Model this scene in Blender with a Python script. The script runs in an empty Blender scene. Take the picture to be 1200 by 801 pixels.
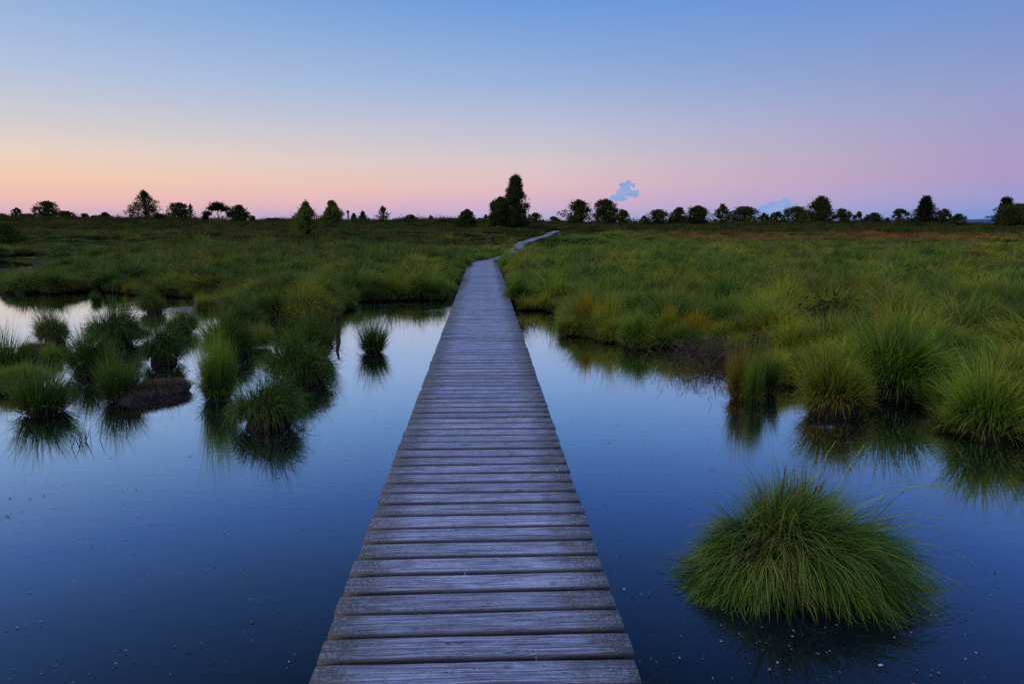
import bpy, math, random
import numpy as np

scn = bpy.context.scene
COL = scn.collection
RNG = np.random.default_rng(11)
random.seed(5)

# ------------------------------------------------------------------ camera geometry (photo 1200x801)
F = 830.0
CAMH = 1.75            # above the water
PITCH = math.atan(139.5 / F)
CP, SP = math.cos(PITCH), math.sin(PITCH)
DECKZ = 0.25

def ray(px, py):
    u, v = px - 600.0, py - 400.5
    return u, F * CP - v * SP, -(F * SP + v * CP)

def on_plane(px, py, z=0.0):
    dx, dy, dz = ray(px, py)
    s = (z - CAMH) / dz
    return dx * s, dy * s

def at_dist(px, py, d):
    dx, dy, dz = ray(px, py)
    s = d / dy
    return dx * s, d, CAMH + dz * s

def srgb(h):
    h = h.lstrip('#')
    out = []
    for i in (0, 2, 4):
        c = int(h[i:i + 2], 16) / 255
        out.append(c / 12.92 if c <= 0.04045 else ((c + 0.055) / 1.055) ** 2.4)
    return tuple(out)

# ------------------------------------------------------------------ object helpers
def tag(o, label=None, cat=None, group=None, kind=None):
    if label: o['label'] = label
    if cat: o['category'] = cat
    if group: o['group'] = group
    if kind: o['kind'] = kind
    return o

def empty(name, loc=(0, 0, 0), rz=0.0, scale=(1, 1, 1)):
    o = bpy.data.objects.new(name, None)
    o.empty_display_size = 0.2
    COL.objects.link(o)
    o.location = loc
    o.rotation_euler = (0, 0, rz)
    o.scale = scale
    return o

def np_mesh(name, verts, quads=None, tris=None, mat=None, smooth=False, attrs=None):
    me = bpy.data.meshes.new(name)
    verts = np.asarray(verts, np.float32)
    me.vertices.add(len(verts))
    me.vertices.foreach_set('co', verts.ravel())
    nq = 0 if quads is None else len(quads)
    nt = 0 if tris is None else len(tris)
    loops = []
    if nq: loops.append(np.asarray(quads, np.int32).ravel())
    if nt: loops.append(np.asarray(tris, np.int32).ravel())
    lp = np.concatenate(loops)
    me.loops.add(len(lp))
    me.loops.foreach_set('vertex_index', lp)
    me.polygons.add(nq + nt)
    st = np.concatenate([np.arange(nq) * 4, nq * 4 + np.arange(nt) * 3]).astype(np.int32)
    me.polygons.foreach_set('loop_start', st)
    if attrs:
        for k, a in attrs.items():
            at = me.attributes.new(k, 'FLOAT_COLOR', 'POINT')
            at.data.foreach_set('color', np.asarray(a, np.float32).ravel())
    if smooth:
        me.polygons.foreach_set('use_smooth', np.ones(nq + nt, bool))
    me.update(calc_edges=True)
    me.validate()
    if mat: me.materials.append(mat)
    return me

def link(name, me, parent=None, loc=(0, 0, 0)):
    o = bpy.data.objects.new(name, me)
    COL.objects.link(o)
    o.location = loc
    if parent is not None: o.parent = parent
    return o

def rot_to(d):
    d = d / np.linalg.norm(d)
    a = np.array([0, 0, 1.0]) if abs(d[2]) < 0.9 else np.array([1.0, 0, 0])
    x = np.cross(a, d); x /= np.linalg.norm(x)
    return x, np.cross(d, x)

def tube(pts, rads, sides=8):
    """closed tapered tube -> verts, quads, tris"""
    pts = np.asarray(pts, float)
    V, Q = [], []
    n = len(pts)
    for i in range(n):
        d = pts[min(i + 1, n - 1)] - pts[max(i - 1, 0)]
        x, y = rot_to(d)
        for k in range(sides):
            a = 2 * math.pi * k / sides
            V.append(pts[i] + rads[i] * (math.cos(a) * x + math.sin(a) * y))
    for i in range(n - 1):
        for k in range(sides):
            a, b = i * sides + k, i * sides + (k + 1) % sides
            Q.append((a, b, b + sides, a + sides))
    T = []
    V.append(pts[0]); V.append(pts[-1])
    for k in range(sides):
        T.append((n * sides, (k + 1) % sides, k))
        T.append((n * sides + 1, (n - 1) * sides + k, (n - 1) * sides + (k + 1) % sides))
    return np.array(V), np.array(Q), np.array(T)

class Join:
    def __init__(s): s.v, s.q, s.t, s.n, s.a = [], [], [], 0, []
    def add(s, v, q=None, t=None, a=None):
        s.v.append(np.asarray(v, float))
        if q is not None and len(q): s.q.append(np.asarray(q) + s.n)
        if t is not None and len(t): s.t.append(np.asarray(t) + s.n)
        if a is not None: s.a.append(a)
        s.n += len(v)
    def mesh(s, name, mat, smooth=False):
        return np_mesh(name, np.concatenate(s.v), np.concatenate(s.q) if s.q else None,
                       np.concatenate(s.t) if s.t else None, mat, smooth,
                       {'blade': np.concatenate(s.a)} if s.a else None)

def box(cx, cy, cz, sx, sy, sz, rz=0.0):
    v = np.array([(x, y, z) for x in (-.5, .5) for y in (-.5, .5) for z in (-.5, .5)]) * (sx, sy, sz)
    c, s = math.cos(rz), math.sin(rz)
    v = np.stack([v[:, 0] * c - v[:, 1] * s + cx, v[:, 0] * s + v[:, 1] * c + cy, v[:, 2] + cz], 1)
    q = [(0, 1, 3, 2), (4, 6, 7, 5), (0, 4, 5, 1), (2, 3, 7, 6), (0, 2, 6, 4), (1, 5, 7, 3)]
    return v, np.array(q)

# ------------------------------------------------------------------ material helpers
class NT:
    def __init__(s, name):
        s.m = bpy.data.materials.new(name)
        s.m.use_nodes = True
        s.t = s.m.node_tree
        s.t.nodes.clear()
        s.out = s.t.nodes.new('ShaderNodeOutputMaterial')
    def n(s, typ, ins=None, **props):
        nd = s.t.nodes.new(typ)
        for k, v in props.items(): setattr(nd, k, v)
        for k, v in (ins or {}).items():
            sock = nd.inputs[k]
            if isinstance(v, bpy.types.NodeSocket): s.t.links.new(v, sock)
            else: sock.default_value = v
        return nd
    def link(s, a, b): s.t.links.new(a, b)
    def math(s, op, a, b=0.0, clamp=False):
        return s.n('ShaderNodeMath', {0: a, 1: b}, operation=op, use_clamp=clamp).outputs[0]
    def mix(s, f, a, b, blend='MIX'):
        nd = s.t.nodes.new('ShaderNodeMix'); nd.data_type = 'RGBA'; nd.blend_type = blend
        for i, v in ((0, f), (6, a), (7, b)):
            if isinstance(v, bpy.types.NodeSocket): s.t.links.new(v, nd.inputs[i])
            else: nd.inputs[i].default_value = (*v, 1) if isinstance(v, tuple) and len(v) == 3 else v
        return nd.outputs[2]
    def ramp(s, f, stops, interp='LINEAR'):
        nd = s.t.nodes.new('ShaderNodeValToRGB')
        cr = nd.color_ramp; cr.interpolation = interp
        while len(cr.elements) < len(stops): cr.elements.new(0.5)
        for e, (p, c) in zip(cr.elements, stops):
            e.position = p
            e.color = (*c, 1) if not isinstance(c, (int, float)) else (c, c, c, 1)
        s.t.links.new(f, nd.inputs[0])
        return nd.outputs[0]
    def noise(s, scale, detail=3.0, rough=0.5, vec=None, dist=0.0):
        nd = s.n('ShaderNodeTexNoise', {'Scale': scale, 'Detail': detail, 'Roughness': rough, 'Distortion': dist})
        if vec is not None: s.t.links.new(vec, nd.inputs['Vector'])
        return nd.outputs[0]
    def maprange(s, v, a, b, c=0.0, d=1.0):
        nd = s.n('ShaderNodeMapRange', {0: v, 1: a, 2: b, 3: c, 4: d}, interpolation_type='SMOOTHSTEP')
        return nd.outputs[0]

def mat_grass(name, field=False):
    k = NT(name)
    at = k.n('ShaderNodeAttribute', attribute_name='blade')
    sep = k.n('ShaderNodeSeparateColor', {0: at.outputs['Color']})
    t, r, dead = sep.outputs[0], sep.outputs[1], sep.outputs[2]
    pos = k.n('ShaderNodeNewGeometry').outputs['Position']
    nz = k.noise(0.55 if field else 1.3, 3.0, 0.6, pos)
    base = k.ramp(k.math('ADD', k.math('MULTIPLY', r, 0.55), k.math('MULTIPLY', k.maprange(nz, 0.3, 0.7), 0.45)),
                  [(0.0, (0.022, 0.068, 0.011)), (0.4, (0.070, 0.158, 0.016)), (0.75, (0.158, 0.250, 0.026)), (1.0, (0.300, 0.290, 0.048))])
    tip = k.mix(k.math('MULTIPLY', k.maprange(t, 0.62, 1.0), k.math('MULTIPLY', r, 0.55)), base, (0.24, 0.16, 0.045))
    if field:
        sp = k.n('ShaderNodeSeparateXYZ', {0: pos})
        n2 = k.noise(0.23, 4.0, 0.65, pos)
        # rusty band of moor grass on the right, far bank
        band = k.math('MULTIPLY', k.math('MULTIPLY', k.maprange(sp.outputs[0], 8, 16), k.math('MULTIPLY', k.maprange(sp.outputs[1], 40, 50), k.maprange(sp.outputs[1], 74, 66))), k.maprange(n2, 0.36, 0.56))
        tip = k.mix(k.math('MULTIPLY', band, 0.85), tip, (0.20, 0.060, 0.028))
        patch = k.math('MULTIPLY', k.maprange(n2, 0.52, 0.68), 0.45)
        tip = k.mix(patch, tip, (0.150, 0.105, 0.030))
        tip = k.mix(1.0, tip, (1.36, 1.16, 1.1), 'MULTIPLY')
        n3 = k.noise(0.9, 2.0, 0.5, pos)
        tip = k.mix(k.math('MULTIPLY', k.maprange(n3, 0.48, 0.3), 0.55), tip, (0.014, 0.040, 0.012))
        # weaker light over the left bank, painted into the grass colour
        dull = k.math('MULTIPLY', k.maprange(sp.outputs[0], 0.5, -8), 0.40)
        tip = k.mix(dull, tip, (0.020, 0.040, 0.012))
    c = k.mix(dead, tip, k.mix(r, (0.085, 0.055, 0.036), (0.20, 0.145, 0.085)))
    oi = k.n('ShaderNodeObjectInfo')
    if field:
        c = k.mix(1.0, c, k.ramp(oi.outputs['Random'], [(0.0, (0.42, 0.55, 0.55)), (0.25, (0.75, 0.88, 0.8)), (0.5, (1.0, 1.05, 0.9)), (0.75, (1.3, 1.25, 0.95)), (0.93, (1.6, 1.3, 0.85)), (1.0, (2.1, 1.15, 0.7))]), 'MULTIPLY')
    c = k.mix(1.0, c, oi.outputs['Color'], 'MULTIPLY')
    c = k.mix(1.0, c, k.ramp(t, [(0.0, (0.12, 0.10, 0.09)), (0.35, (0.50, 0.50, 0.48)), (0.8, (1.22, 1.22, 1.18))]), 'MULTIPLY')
    d = k.n('ShaderNodeBsdfPrincipled', {'Base Color': c, 'Roughness': 0.6, 'Specular IOR Level': 0.25})
    tr = k.n('ShaderNodeBsdfTranslucent', {'Color': c})
    mx = k.n('ShaderNodeMixShader', {0: 0.35, 1: d.outputs[0], 2: tr.outputs[0]})
    k.link(mx.outputs[0], k.out.inputs[0])
    return k.m

def mat_simple(name, c1, c2, scale=8.0, rough=0.85, bump=0.0, bscale=40.0, thr=(0.35, 0.65)):
    k = NT(name)
    co = k.n('ShaderNodeTexCoord').outputs['Object']
    nz = k.noise(scale, 4.0, 0.6, co)
    c = k.mix(k.maprange(nz, thr[0], thr[1]), c1, c2)
    p = k.n('ShaderNodeBsdfPrincipled', {'Base Color': c, 'Roughness': rough, 'Specular IOR Level': 0.2})
    if bump:
        b = k.n('ShaderNodeBump', {'Strength': bump, 'Distance': 0.02, 'Height': k.noise(bscale, 4.0, 0.6, co)})
        k.link(b.outputs[0], p.inputs['Normal'])
    k.link(p.outputs[0], k.out.inputs[0])
    return k.m

def mat_leaf(name, dark, light, warm=(0.09, 0.06, 0.02)):
    k = NT(name)
    at = k.n('ShaderNodeAttribute', attribute_name='blade')
    sep = k.n('ShaderNodeSeparateColor', {0: at.outputs['Color']})
    c = k.mix(sep.outputs[1], dark, light)
    c = k.mix(k.math('MULTIPLY', sep.outputs[2], 0.8), c, warm)
    oi = k.n('ShaderNodeObjectInfo')
    if 'heather' in name:
        c = k.mix(1.0, c, k.ramp(oi.outputs['Random'], [(0.0, (0.5, 0.55, 0.5)), (0.4, (0.9, 0.9, 0.8)), (0.6, (1.2, 1.45, 1.0)), (0.85, (1.5, 1.0, 1.0)), (1.0, (2.4, 1.2, 1.3))]), 'MULTIPLY')
    c = k.mix(1.0, c, oi.outputs['Color'], 'MULTIPLY')
    d = k.n('ShaderNodeBsdfDiffuse', {'Color': c})
    tr = k.n('ShaderNodeBsdfTranslucent', {'Color': c})
    mx = k.n('ShaderNodeMixShader', {0: 0.25, 1: d.outputs[0], 2: tr.outputs[0]})
    k.link(mx.outputs[0], k.out.inputs[0])
    return k.m

M = {}
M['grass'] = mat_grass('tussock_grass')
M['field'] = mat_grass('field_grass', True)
M['peat'] = mat_simple('peat', (0.010, 0.008, 0.007), (0.030, 0.022, 0.017), 9, 0.9, 0.8, 60)
M['mossy'] = mat_simple('mossy_peat', (0.055, 0.045, 0.040), (0.11, 0.09, 0.075), 14, 0.95, 0.9, 90)
M['bark'] = mat_simple('bark', (0.02, 0.017, 0.014), (0.05, 0.042, 0.035), 5, 0.9)
M['leaf'] = mat_leaf('tree_leaf', (0.018, 0.034, 0.009), (0.056, 0.086, 0.019))
M['needle'] = mat_leaf('conifer_needle', (0.006, 0.014, 0.008), (0.015, 0.030, 0.014))
M['heather'] = mat_leaf('heather_leaf', (0.017, 0.040, 0.010), (0.058, 0.112, 0.022), (0.085, 0.045, 0.032))
M['rust'] = mat_leaf('rusty_leaf', (0.06, 0.02, 0.015), (0.14, 0.05, 0.03), (0.16, 0.09, 0.04))
M['beam'] = mat_simple('beam_wood', (0.03, 0.025, 0.022), (0.07, 0.06, 0.055), 6, 0.9)
M['grey_wood'] = mat_simple('weathered_post', (0.16, 0.16, 0.19), (0.26, 0.26, 0.30), 20, 0.85)
M['sign_red'] = mat_simple('sign_maroon', (0.10, 0.030, 0.030), (0.16, 0.055, 0.050), 30, 0.7)
M['steel'] = mat_simple('tower_steel', (0.16, 0.15, 0.22), (0.22, 0.20, 0.28), 1, 0.7)
M['steel_dark'] = mat_simple('tower_cabin', (0.05, 0.06, 0.12), (0.07, 0.08, 0.15), 1, 0.7)

def mat_ground():
    k = NT('bog_ground')
    pos = k.n('ShaderNodeNewGeometry').outputs['Position']
    n1 = k.noise(0.35, 5.0, 0.65, pos)
    n2 = k.noise(2.2, 4.0, 0.65, pos)
    c = k.ramp(n1, [(0.3, (0.010, 0.018, 0.007)), (0.5, (0.022, 0.040, 0.011)), (0.7, (0.040, 0.036, 0.018))])
    c = k.mix(k.maprange(n2, 0.4, 0.7), c, (0.012, 0.012, 0.008))
    p = k.n('ShaderNodeBsdfPrincipled', {'Base Color': c, 'Roughness': 0.95, 'Specular IOR Level': 0.1})
    b = k.n('ShaderNodeBump', {'Strength': 0.9, 'Distance': 0.08, 'Height': k.noise(6.0, 5.0, 0.7, pos)})
    k.link(b.outputs[0], p.inputs['Normal'])
    k.link(p.outputs[0], k.out.inputs[0])
    return k.m
M['ground'] = mat_ground()

def mat_water():
    k = NT('bog_water')
    pos = k.n('ShaderNodeNewGeometry').outputs['Position']
    mp = k.n('ShaderNodeMapping', {0: pos, 3: (0.55, 1.5, 1.0)})
    w1 = k.noise(7.0, 3.0, 0.55, mp.outputs[0], 0.6)
    w2 = k.noise(0.8, 2.0, 0.5, pos)
    # only the wind-exposed far end of the pool carries visible ripples
    sp = k.n('ShaderNodeSeparateXYZ', {0: pos})
    far = k.math('MULTIPLY', k.maprange(sp.outputs[1], 13.5, 15.5), k.maprange(sp.outputs[0], -9.0, -7.0))
    rip = k.math('MULTIPLY', far, k.maprange(k.noise(0.5, 2.0, 0.5, pos), 0.42, 0.56))
    amp = k.math('ADD', k.math('MULTIPLY', rip, 0.014), 0.0007)
    h = k.math('MULTIPLY', w1, amp)
    h = k.math('ADD', h, k.math('MULTIPLY', w2, 0.0015))
    b = k.n('ShaderNodeBump', {'Strength': 1.0, 'Distance': 1.0, 'Height': h})
    lw = k.n('ShaderNodeLayerWeight', {'Blend': 0.5})
    refl = k.ramp(lw.outputs['Facing'], [(0.0, 0.02), (0.426, 0.060), (0.55, 0.25), (0.675, 0.56), (0.79, 0.90), (0.86, 0.95), (1.0, 1.0)])
    gl = k.n('ShaderNodeBsdfGlossy', {'Color': (0.97, 0.98, 1.0, 1), 'Roughness': 0.015, 'Normal': b.outputs[0]})
    body = k.n('ShaderNodeBsdfDiffuse', {'Color': (0.004, 0.007, 0.012, 1)})
    mx = k.n('ShaderNodeMixShader', {0: refl, 1: body.outputs[0], 2: gl.outputs[0]})
    k.link(mx.outputs[0], k.out.inputs[0])
    return k.m
M['water'] = mat_water()

def mat_plank():
    k = NT('weathered_planks')
    at = k.n('ShaderNodeAttribute', attribute_name='blade')     # r = along the plank (m), g = across (-1..1), b = random
    sep = k.n('ShaderNodeSeparateColor', {0: at.outputs['Color']})
    u, v, r = sep.outputs
    vec = k.n('ShaderNodeCombineXYZ', {0: u, 1: k.math('MULTIPLY', v, 0.068), 2: k.math('MULTIPLY', r, 57.0)}).outputs[0]
    g1m = k.n('ShaderNodeMapping', {0: vec, 3: (3.6, 120.0, 1.0)}).outputs[0]
    g1 = k.noise(1.0, 5.0, 0.65, g1m, 0.5)
    g2m = k.n('ShaderNodeMapping', {0: vec, 3: (14.0, 420.0, 1.0)}).outputs[0]
    g2 = k.noise(1.0, 4.0, 0.65, g2m, 0.2)
    bl = k.noise(7.0, 4.0, 0.65, vec)
    sp = k.noise(95.0, 4.0, 0.7, vec)
    c = k.ramp(g1, [(0.32, (0.050, 0.047, 0.056)), (0.43, (0.15, 0.148, 0.178)), (0.54, (0.33, 0.335, 0.38)), (0.68, (0.56, 0.58, 0.64))])
    c = k.mix(k.math('MULTIPLY', k.maprange(g2, 0.48, 0.62), 0.6), c, (0.085, 0.078, 0.088))
    c = k.mix(k.math('MULTIPLY', k.maprange(bl, 0.5, 0.72), 0.5), c, (0.14, 0.125, 0.135))
    # knots
    vo = k.n('ShaderNodeTexVoronoi', {'Scale': 1.0, 'Vector': k.n('ShaderNodeMapping', {0: vec, 3: (5.5, 9.0, 1.0)}).outputs[0]})
    kn = k.maprange(vo.outputs['Distance'], 0.17, 0.05)
    kr = k.math('MULTIPLY', kn, k.math('SINE', k.math('MULTIPLY', vo.outputs['Distance'], 190.0)))
    c = k.mix(k.math('MULTIPLY', kn, 0.45), c, (0.075, 0.062, 0.062))
    # drying cracks and scuffs
    ckv = k.n('ShaderNodeMapping', {0: vec, 3: (3.2, 34.0, 1.0)}).outputs[0]
    ck = k.math('ABSOLUTE', k.math('SUBTRACT', k.noise(1.0, 3.0, 0.6, ckv, 1.2), 0.5))
    crack = k.math('MULTIPLY', k.maprange(ck, 0.016, 0.004), k.maprange(k.noise(5.0, 1.0, 0.5, vec), 0.46, 0.56))
    c = k.mix(k.math('MULTIPLY', crack, 0.9), c, (0.022, 0.018, 0.018))
    scuff = k.math('MULTIPLY', k.maprange(k.noise(26.0, 4.0, 0.75, vec, 1.5), 0.56, 0.70), 0.55)
    c = k.mix(scuff, c, (0.055, 0.050, 0.050))
    pale = k.math('MULTIPLY', k.maprange(k.noise(21.0, 4.0, 0.75, k.n('ShaderNodeMapping', {0: vec, 3: (0.7, 2.6, 1.0), 1: (3.1, 0, 0)}).outputs[0], 0.8), 0.60, 0.70), 0.5)
    c = k.mix(pale, c, (0.55, 0.57, 0.62))
    # per-plank tone
    tone = k.n('ShaderNodeCombineColor', {0: k.maprange(r, 0, 1, 0.80, 1.15), 1: k.maprange(r, 0, 1, 0.80, 1.12), 2: k.maprange(r, 0, 1, 0.82, 1.12)}).outputs[0]
    c = k.mix(1.0, c, tone, 'MULTIPLY')
    # algae and moss creeping in from the ends, darker along the long edges
    au = k.math('ABSOLUTE', u)
    moss = k.math('MULTIPLY', k.maprange(k.math('ADD', au, k.math('MULTIPLY', bl, 0.34)), 0.46, 0.68), k.maprange(sp, 0.30, 0.56))
    c = k.mix(k.math('MULTIPLY', moss, 0.88), c, (0.034, 0.031, 0.017))
    c = k.mix(1.0, c, (0.76, 0.90, 1.22), 'MULTIPLY')
    av = k.math('ABSOLUTE', v)
    edge = k.maprange(k.math('ADD', av, k.math('MULTIPLY', g1, 0.35)), 0.98, 1.15)
    c = k.mix(k.math('MULTIPLY', edge, 0.92), c, (0.026, 0.021, 0.020))
    lich = k.math('MULTIPLY', k.maprange(k.noise(48.0, 2.0, 0.5, vec), 0.735, 0.76), 0.6)
    c = k.mix(lich, c, (0.42, 0.44, 0.44))
    rust = k.math('MULTIPLY', k.maprange(k.noise(19.0, 1.0, 0.5, vec), 0.745, 0.77), 0.6)
    c = k.mix(rust, c, (0.22, 0.07, 0.03))
    p = k.n('ShaderNodeBsdfPrincipled', {'Base Color': c, 'Roughness': 0.55, 'Specular IOR Level': 0.55})
    hh = k.math('ADD', k.math('MULTIPLY', g1, 0.5), k.math('ADD', k.math('MULTIPLY', g2, 0.6), k.math('ADD', k.math('MULTIPLY', sp, 0.25), k.math('MULTIPLY', kr, 0.25))))
    b = k.n('ShaderNodeBump', {'Strength': 1.0, 'Distance': 0.005, 'Height': hh})
    k.link(b.outputs[0], p.inputs['Normal'])
    k.link(p.outputs[0], k.out.inputs[0])
    return k.m
M['plank'] = mat_plank()

# ------------------------------------------------------------------ pond outline (from the shoreline, on the water plane)
shore_px = [(-700, 333), (-200, 335), (0, 336), (25, 343), (85, 342), (100, 336), (160, 344), (205, 347), (262, 350), (268, 378), (392, 379), (400, 352),
            (525, 350), (560, 352), (600, 362), (672, 362), (684, 391), (700, 397), (722, 400), (770, 403), (838, 408), (855, 418),
            (915, 424), (935, 452), (1030, 456), (1100, 470), (1140, 493), (1200, 506), (1400, 520), (1700, 560)]
POND = [on_plane(x, y) for x, y in shore_px] + [(13.0, 2.0), (15.0, -9.0), (-4.0, -14.0), (-26.0, -10.0), (-34.0, 5.0)]
POND = np.array(POND)
pool_px = [(-120, 305), (0, 304), (37, 308), (34, 315), (-120, 317)]
POOL = np.array([on_plane(x, y) for x, y in pool_px])

def poly_sdf(P, poly):
    """signed distance, positive inside"""
    P = np.asarray(P, float)
    d2 = np.full(len(P), 1e18)
    inside = np.zeros(len(P), bool)
    n = len(poly)
    for i in range(n):
        a, b = poly[i], poly[(i + 1) % n]
        ab = b - a
        t = np.clip(((P - a) @ ab) / (ab @ ab + 1e-12), 0, 1)
        q = P - (a + t[:, None] * ab)
        d2 = np.minimum(d2, (q ** 2).sum(1))
        c = (a[1] > P[:, 1]) != (b[1] > P[:, 1])
        xi = a[0] + (P[:, 1] - a[1]) * (b[0] - a[0]) / (b[1] - a[1] + 1e-12)
        inside ^= c & (P[:, 0] < xi)
    d = np.sqrt(d2)
    return np.where(inside, d, -d)

def wet(P):
    return np.maximum(poly_sdf(P, POND), poly_sdf(P, POOL))

def hnoise(x, y):
    return (np.sin(x * 0.31 + 1.3) * np.cos(y * 0.27 + 0.4) * 0.5 + np.sin(x * 0.83 + y * 0.57) * 0.25
            + np.cos(x * 1.7 - y * 1.31 + 2.0) * 0.13)

def land_z(x, y):
    x = np.asarray(x, float); y = np.asarray(y, float)
    yy = np.abs(y)
    z = np.interp(yy, [0, 14, 30, 45, 60, 80, 110, 135, 200, 400, 1500, 7000],
                  [0.12, 0.13, 0.17, 0.28, 0.60, 0.98, 1.30, 1.34, 1.2, 0.5, 0.0, 0.0])
    side = np.clip(-x / 60.0, -1, 1) * 0.42 * np.clip((yy - 35) / 60, 0, 1) * np.clip((400 - yy) / 200, 0, 1)
    bump = hnoise(x, y) * (0.05 + 0.10 * np.clip((yy - 30) / 60, 0, 1)) * np.clip((500 - yy) / 300, 0, 1)
    z = z + side + bump
    return np.where((x < -.56 * y) & (y > 19) & (y < 35), .04, z)

# walk centre line (x, y, z of deck)
def path_z(x, y): return float(max(DECKZ, land_z(x, y) + 0.16))
WALK = [(-0.035 - 0.0392 * y, y) for y in np.arange(-3.0, 27.01, 1.0)] + \
       [(-0.92, 28.6), (-0.40, 31.5), (0.10, 36.0), (0.36, 41.0), (0.85, 47.0), (1.75, 53.5), (2.9, 60.0), (4.4, 70.5)]
def smooth_walk(P_):
    P_ = np.array(P_); out = list(P_[:30])
    for i in range(30, len(P_)):
        p0, p1, p2, p3 = P_[i - 2], P_[i - 1], P_[i], P_[min(i + 1, len(P_) - 1)]
        m = max(2, int(np.hypot(*(p2 - p1)) / 1.0))
        for q in range(1, m + 1):
            t = q / m
            out.append(.5 * ((2 * p1) + (p2 - p0) * t + (2 * p0 - 5 * p1 + 4 * p2 - p3) * t * t + (3 * p1 - p0 - 3 * p2 + p3) * t ** 3))
    return np.array(out)
WALK = smooth_walk(WALK)

def walk_dist(P):
    P = np.asarray(P, float)
    d2 = np.full(len(P), 1e18)
    for i in range(len(WALK) - 1):
        a, b = WALK[i], WALK[i + 1]
        ab = b - a
        t = np.clip(((P - a) @ ab) / (ab @ ab), 0, 1)
        q = P - (a + t[:, None] * ab)
        d2 = np.minimum(d2, (q ** 2).sum(1))
    return np.sqrt(d2)

# ------------------------------------------------------------------ ground, water, hills
def grid_lines(fine, step, far, ratio=1.22):
    a = list(np.arange(0, fine + 1e-6, step))
    s = step
    while a[-1] < far:
        s *= ratio; a.append(a[-1] + s)
    return a
xp = grid_lines(22, 0.3, 7000)
XL = np.array([-v for v in xp[:0:-1]] + xp)
yp = grid_lines(36, 0.3, 7000)
yn = grid_lines(12, 0.6, 7000, 1.4)
YL = np.array([-v for v in yn[:0:-1]] + yp)
GX, GY = np.meshgrid(XL, YL)
P = np.stack([GX.ravel(), GY.ravel()], 1)
near = (np.abs(P[:, 0]) < 70) & (np.abs(P[:, 1]) < 60)
sd = np.full(len(P), -50.0)
sd[near] = wet(P[near])
Z = land_z(P[:, 0], P[:, 1])
k_ = np.clip((sd + 0.10) / 0.35, 0, 1)
Z = Z * (1 - k_) + (-0.35) * k_
nx_, ny_ = len(XL), len(YL)
ii, jj = np.meshgrid(np.arange(nx_ - 1), np.arange(ny_ - 1))
i0 = (jj * nx_ + ii).ravel()
Q = np.stack([i0, i0 + 1, i0 + nx_ + 1, i0 + nx_], 1)
g = link('ground', np_mesh('ground', np.column_stack([P, Z]), Q, None, M['ground'], True))
tag(g, kind='structure')
wv = np.array([(-75, -25, 0), (60, -25, 0), (60, 45, 0), (-75, 45, 0)], float)
w = link('water', np_mesh('water', wv, [(0, 1, 2, 3)], None, M['water']))
tag(w, kind='structure')

def build_hills():
    xs = np.linspace(-5200, 5600, 260)
    V = []
    for i, x in enumerate(xs):
        h = 8 + 20 * max(0, math.exp(-((x - 2750) / 900) ** 2)) + 5 * math.sin(x * 0.0016 + 1) + 1.2 * math.sin(x * 0.05) + 0.9 * math.sin(x * 0.13)
        if x < 1600: h = h * 0.55
        V += [(x, 4600, -40), (x, 4600 + 60, h), (x, 4600 + 900, -40)]
    Qs = []
    for i in range(len(xs) - 1):
        a = i * 3
        Qs += [(a, a + 3, a + 4, a + 1), (a + 1, a + 4, a + 5, a + 2)]
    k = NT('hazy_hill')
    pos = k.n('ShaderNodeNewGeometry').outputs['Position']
    c = k.mix(k.noise(0.01, 4.0, 0.6, pos), (0.045, 0.085, 0.20), (0.085, 0.14, 0.28))  # blue of the distant haze is painted into the hill colour
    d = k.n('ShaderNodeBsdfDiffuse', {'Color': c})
    k.link(d.outputs[0], k.out.inputs[0])
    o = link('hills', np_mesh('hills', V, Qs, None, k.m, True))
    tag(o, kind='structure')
build_hills()

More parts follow.
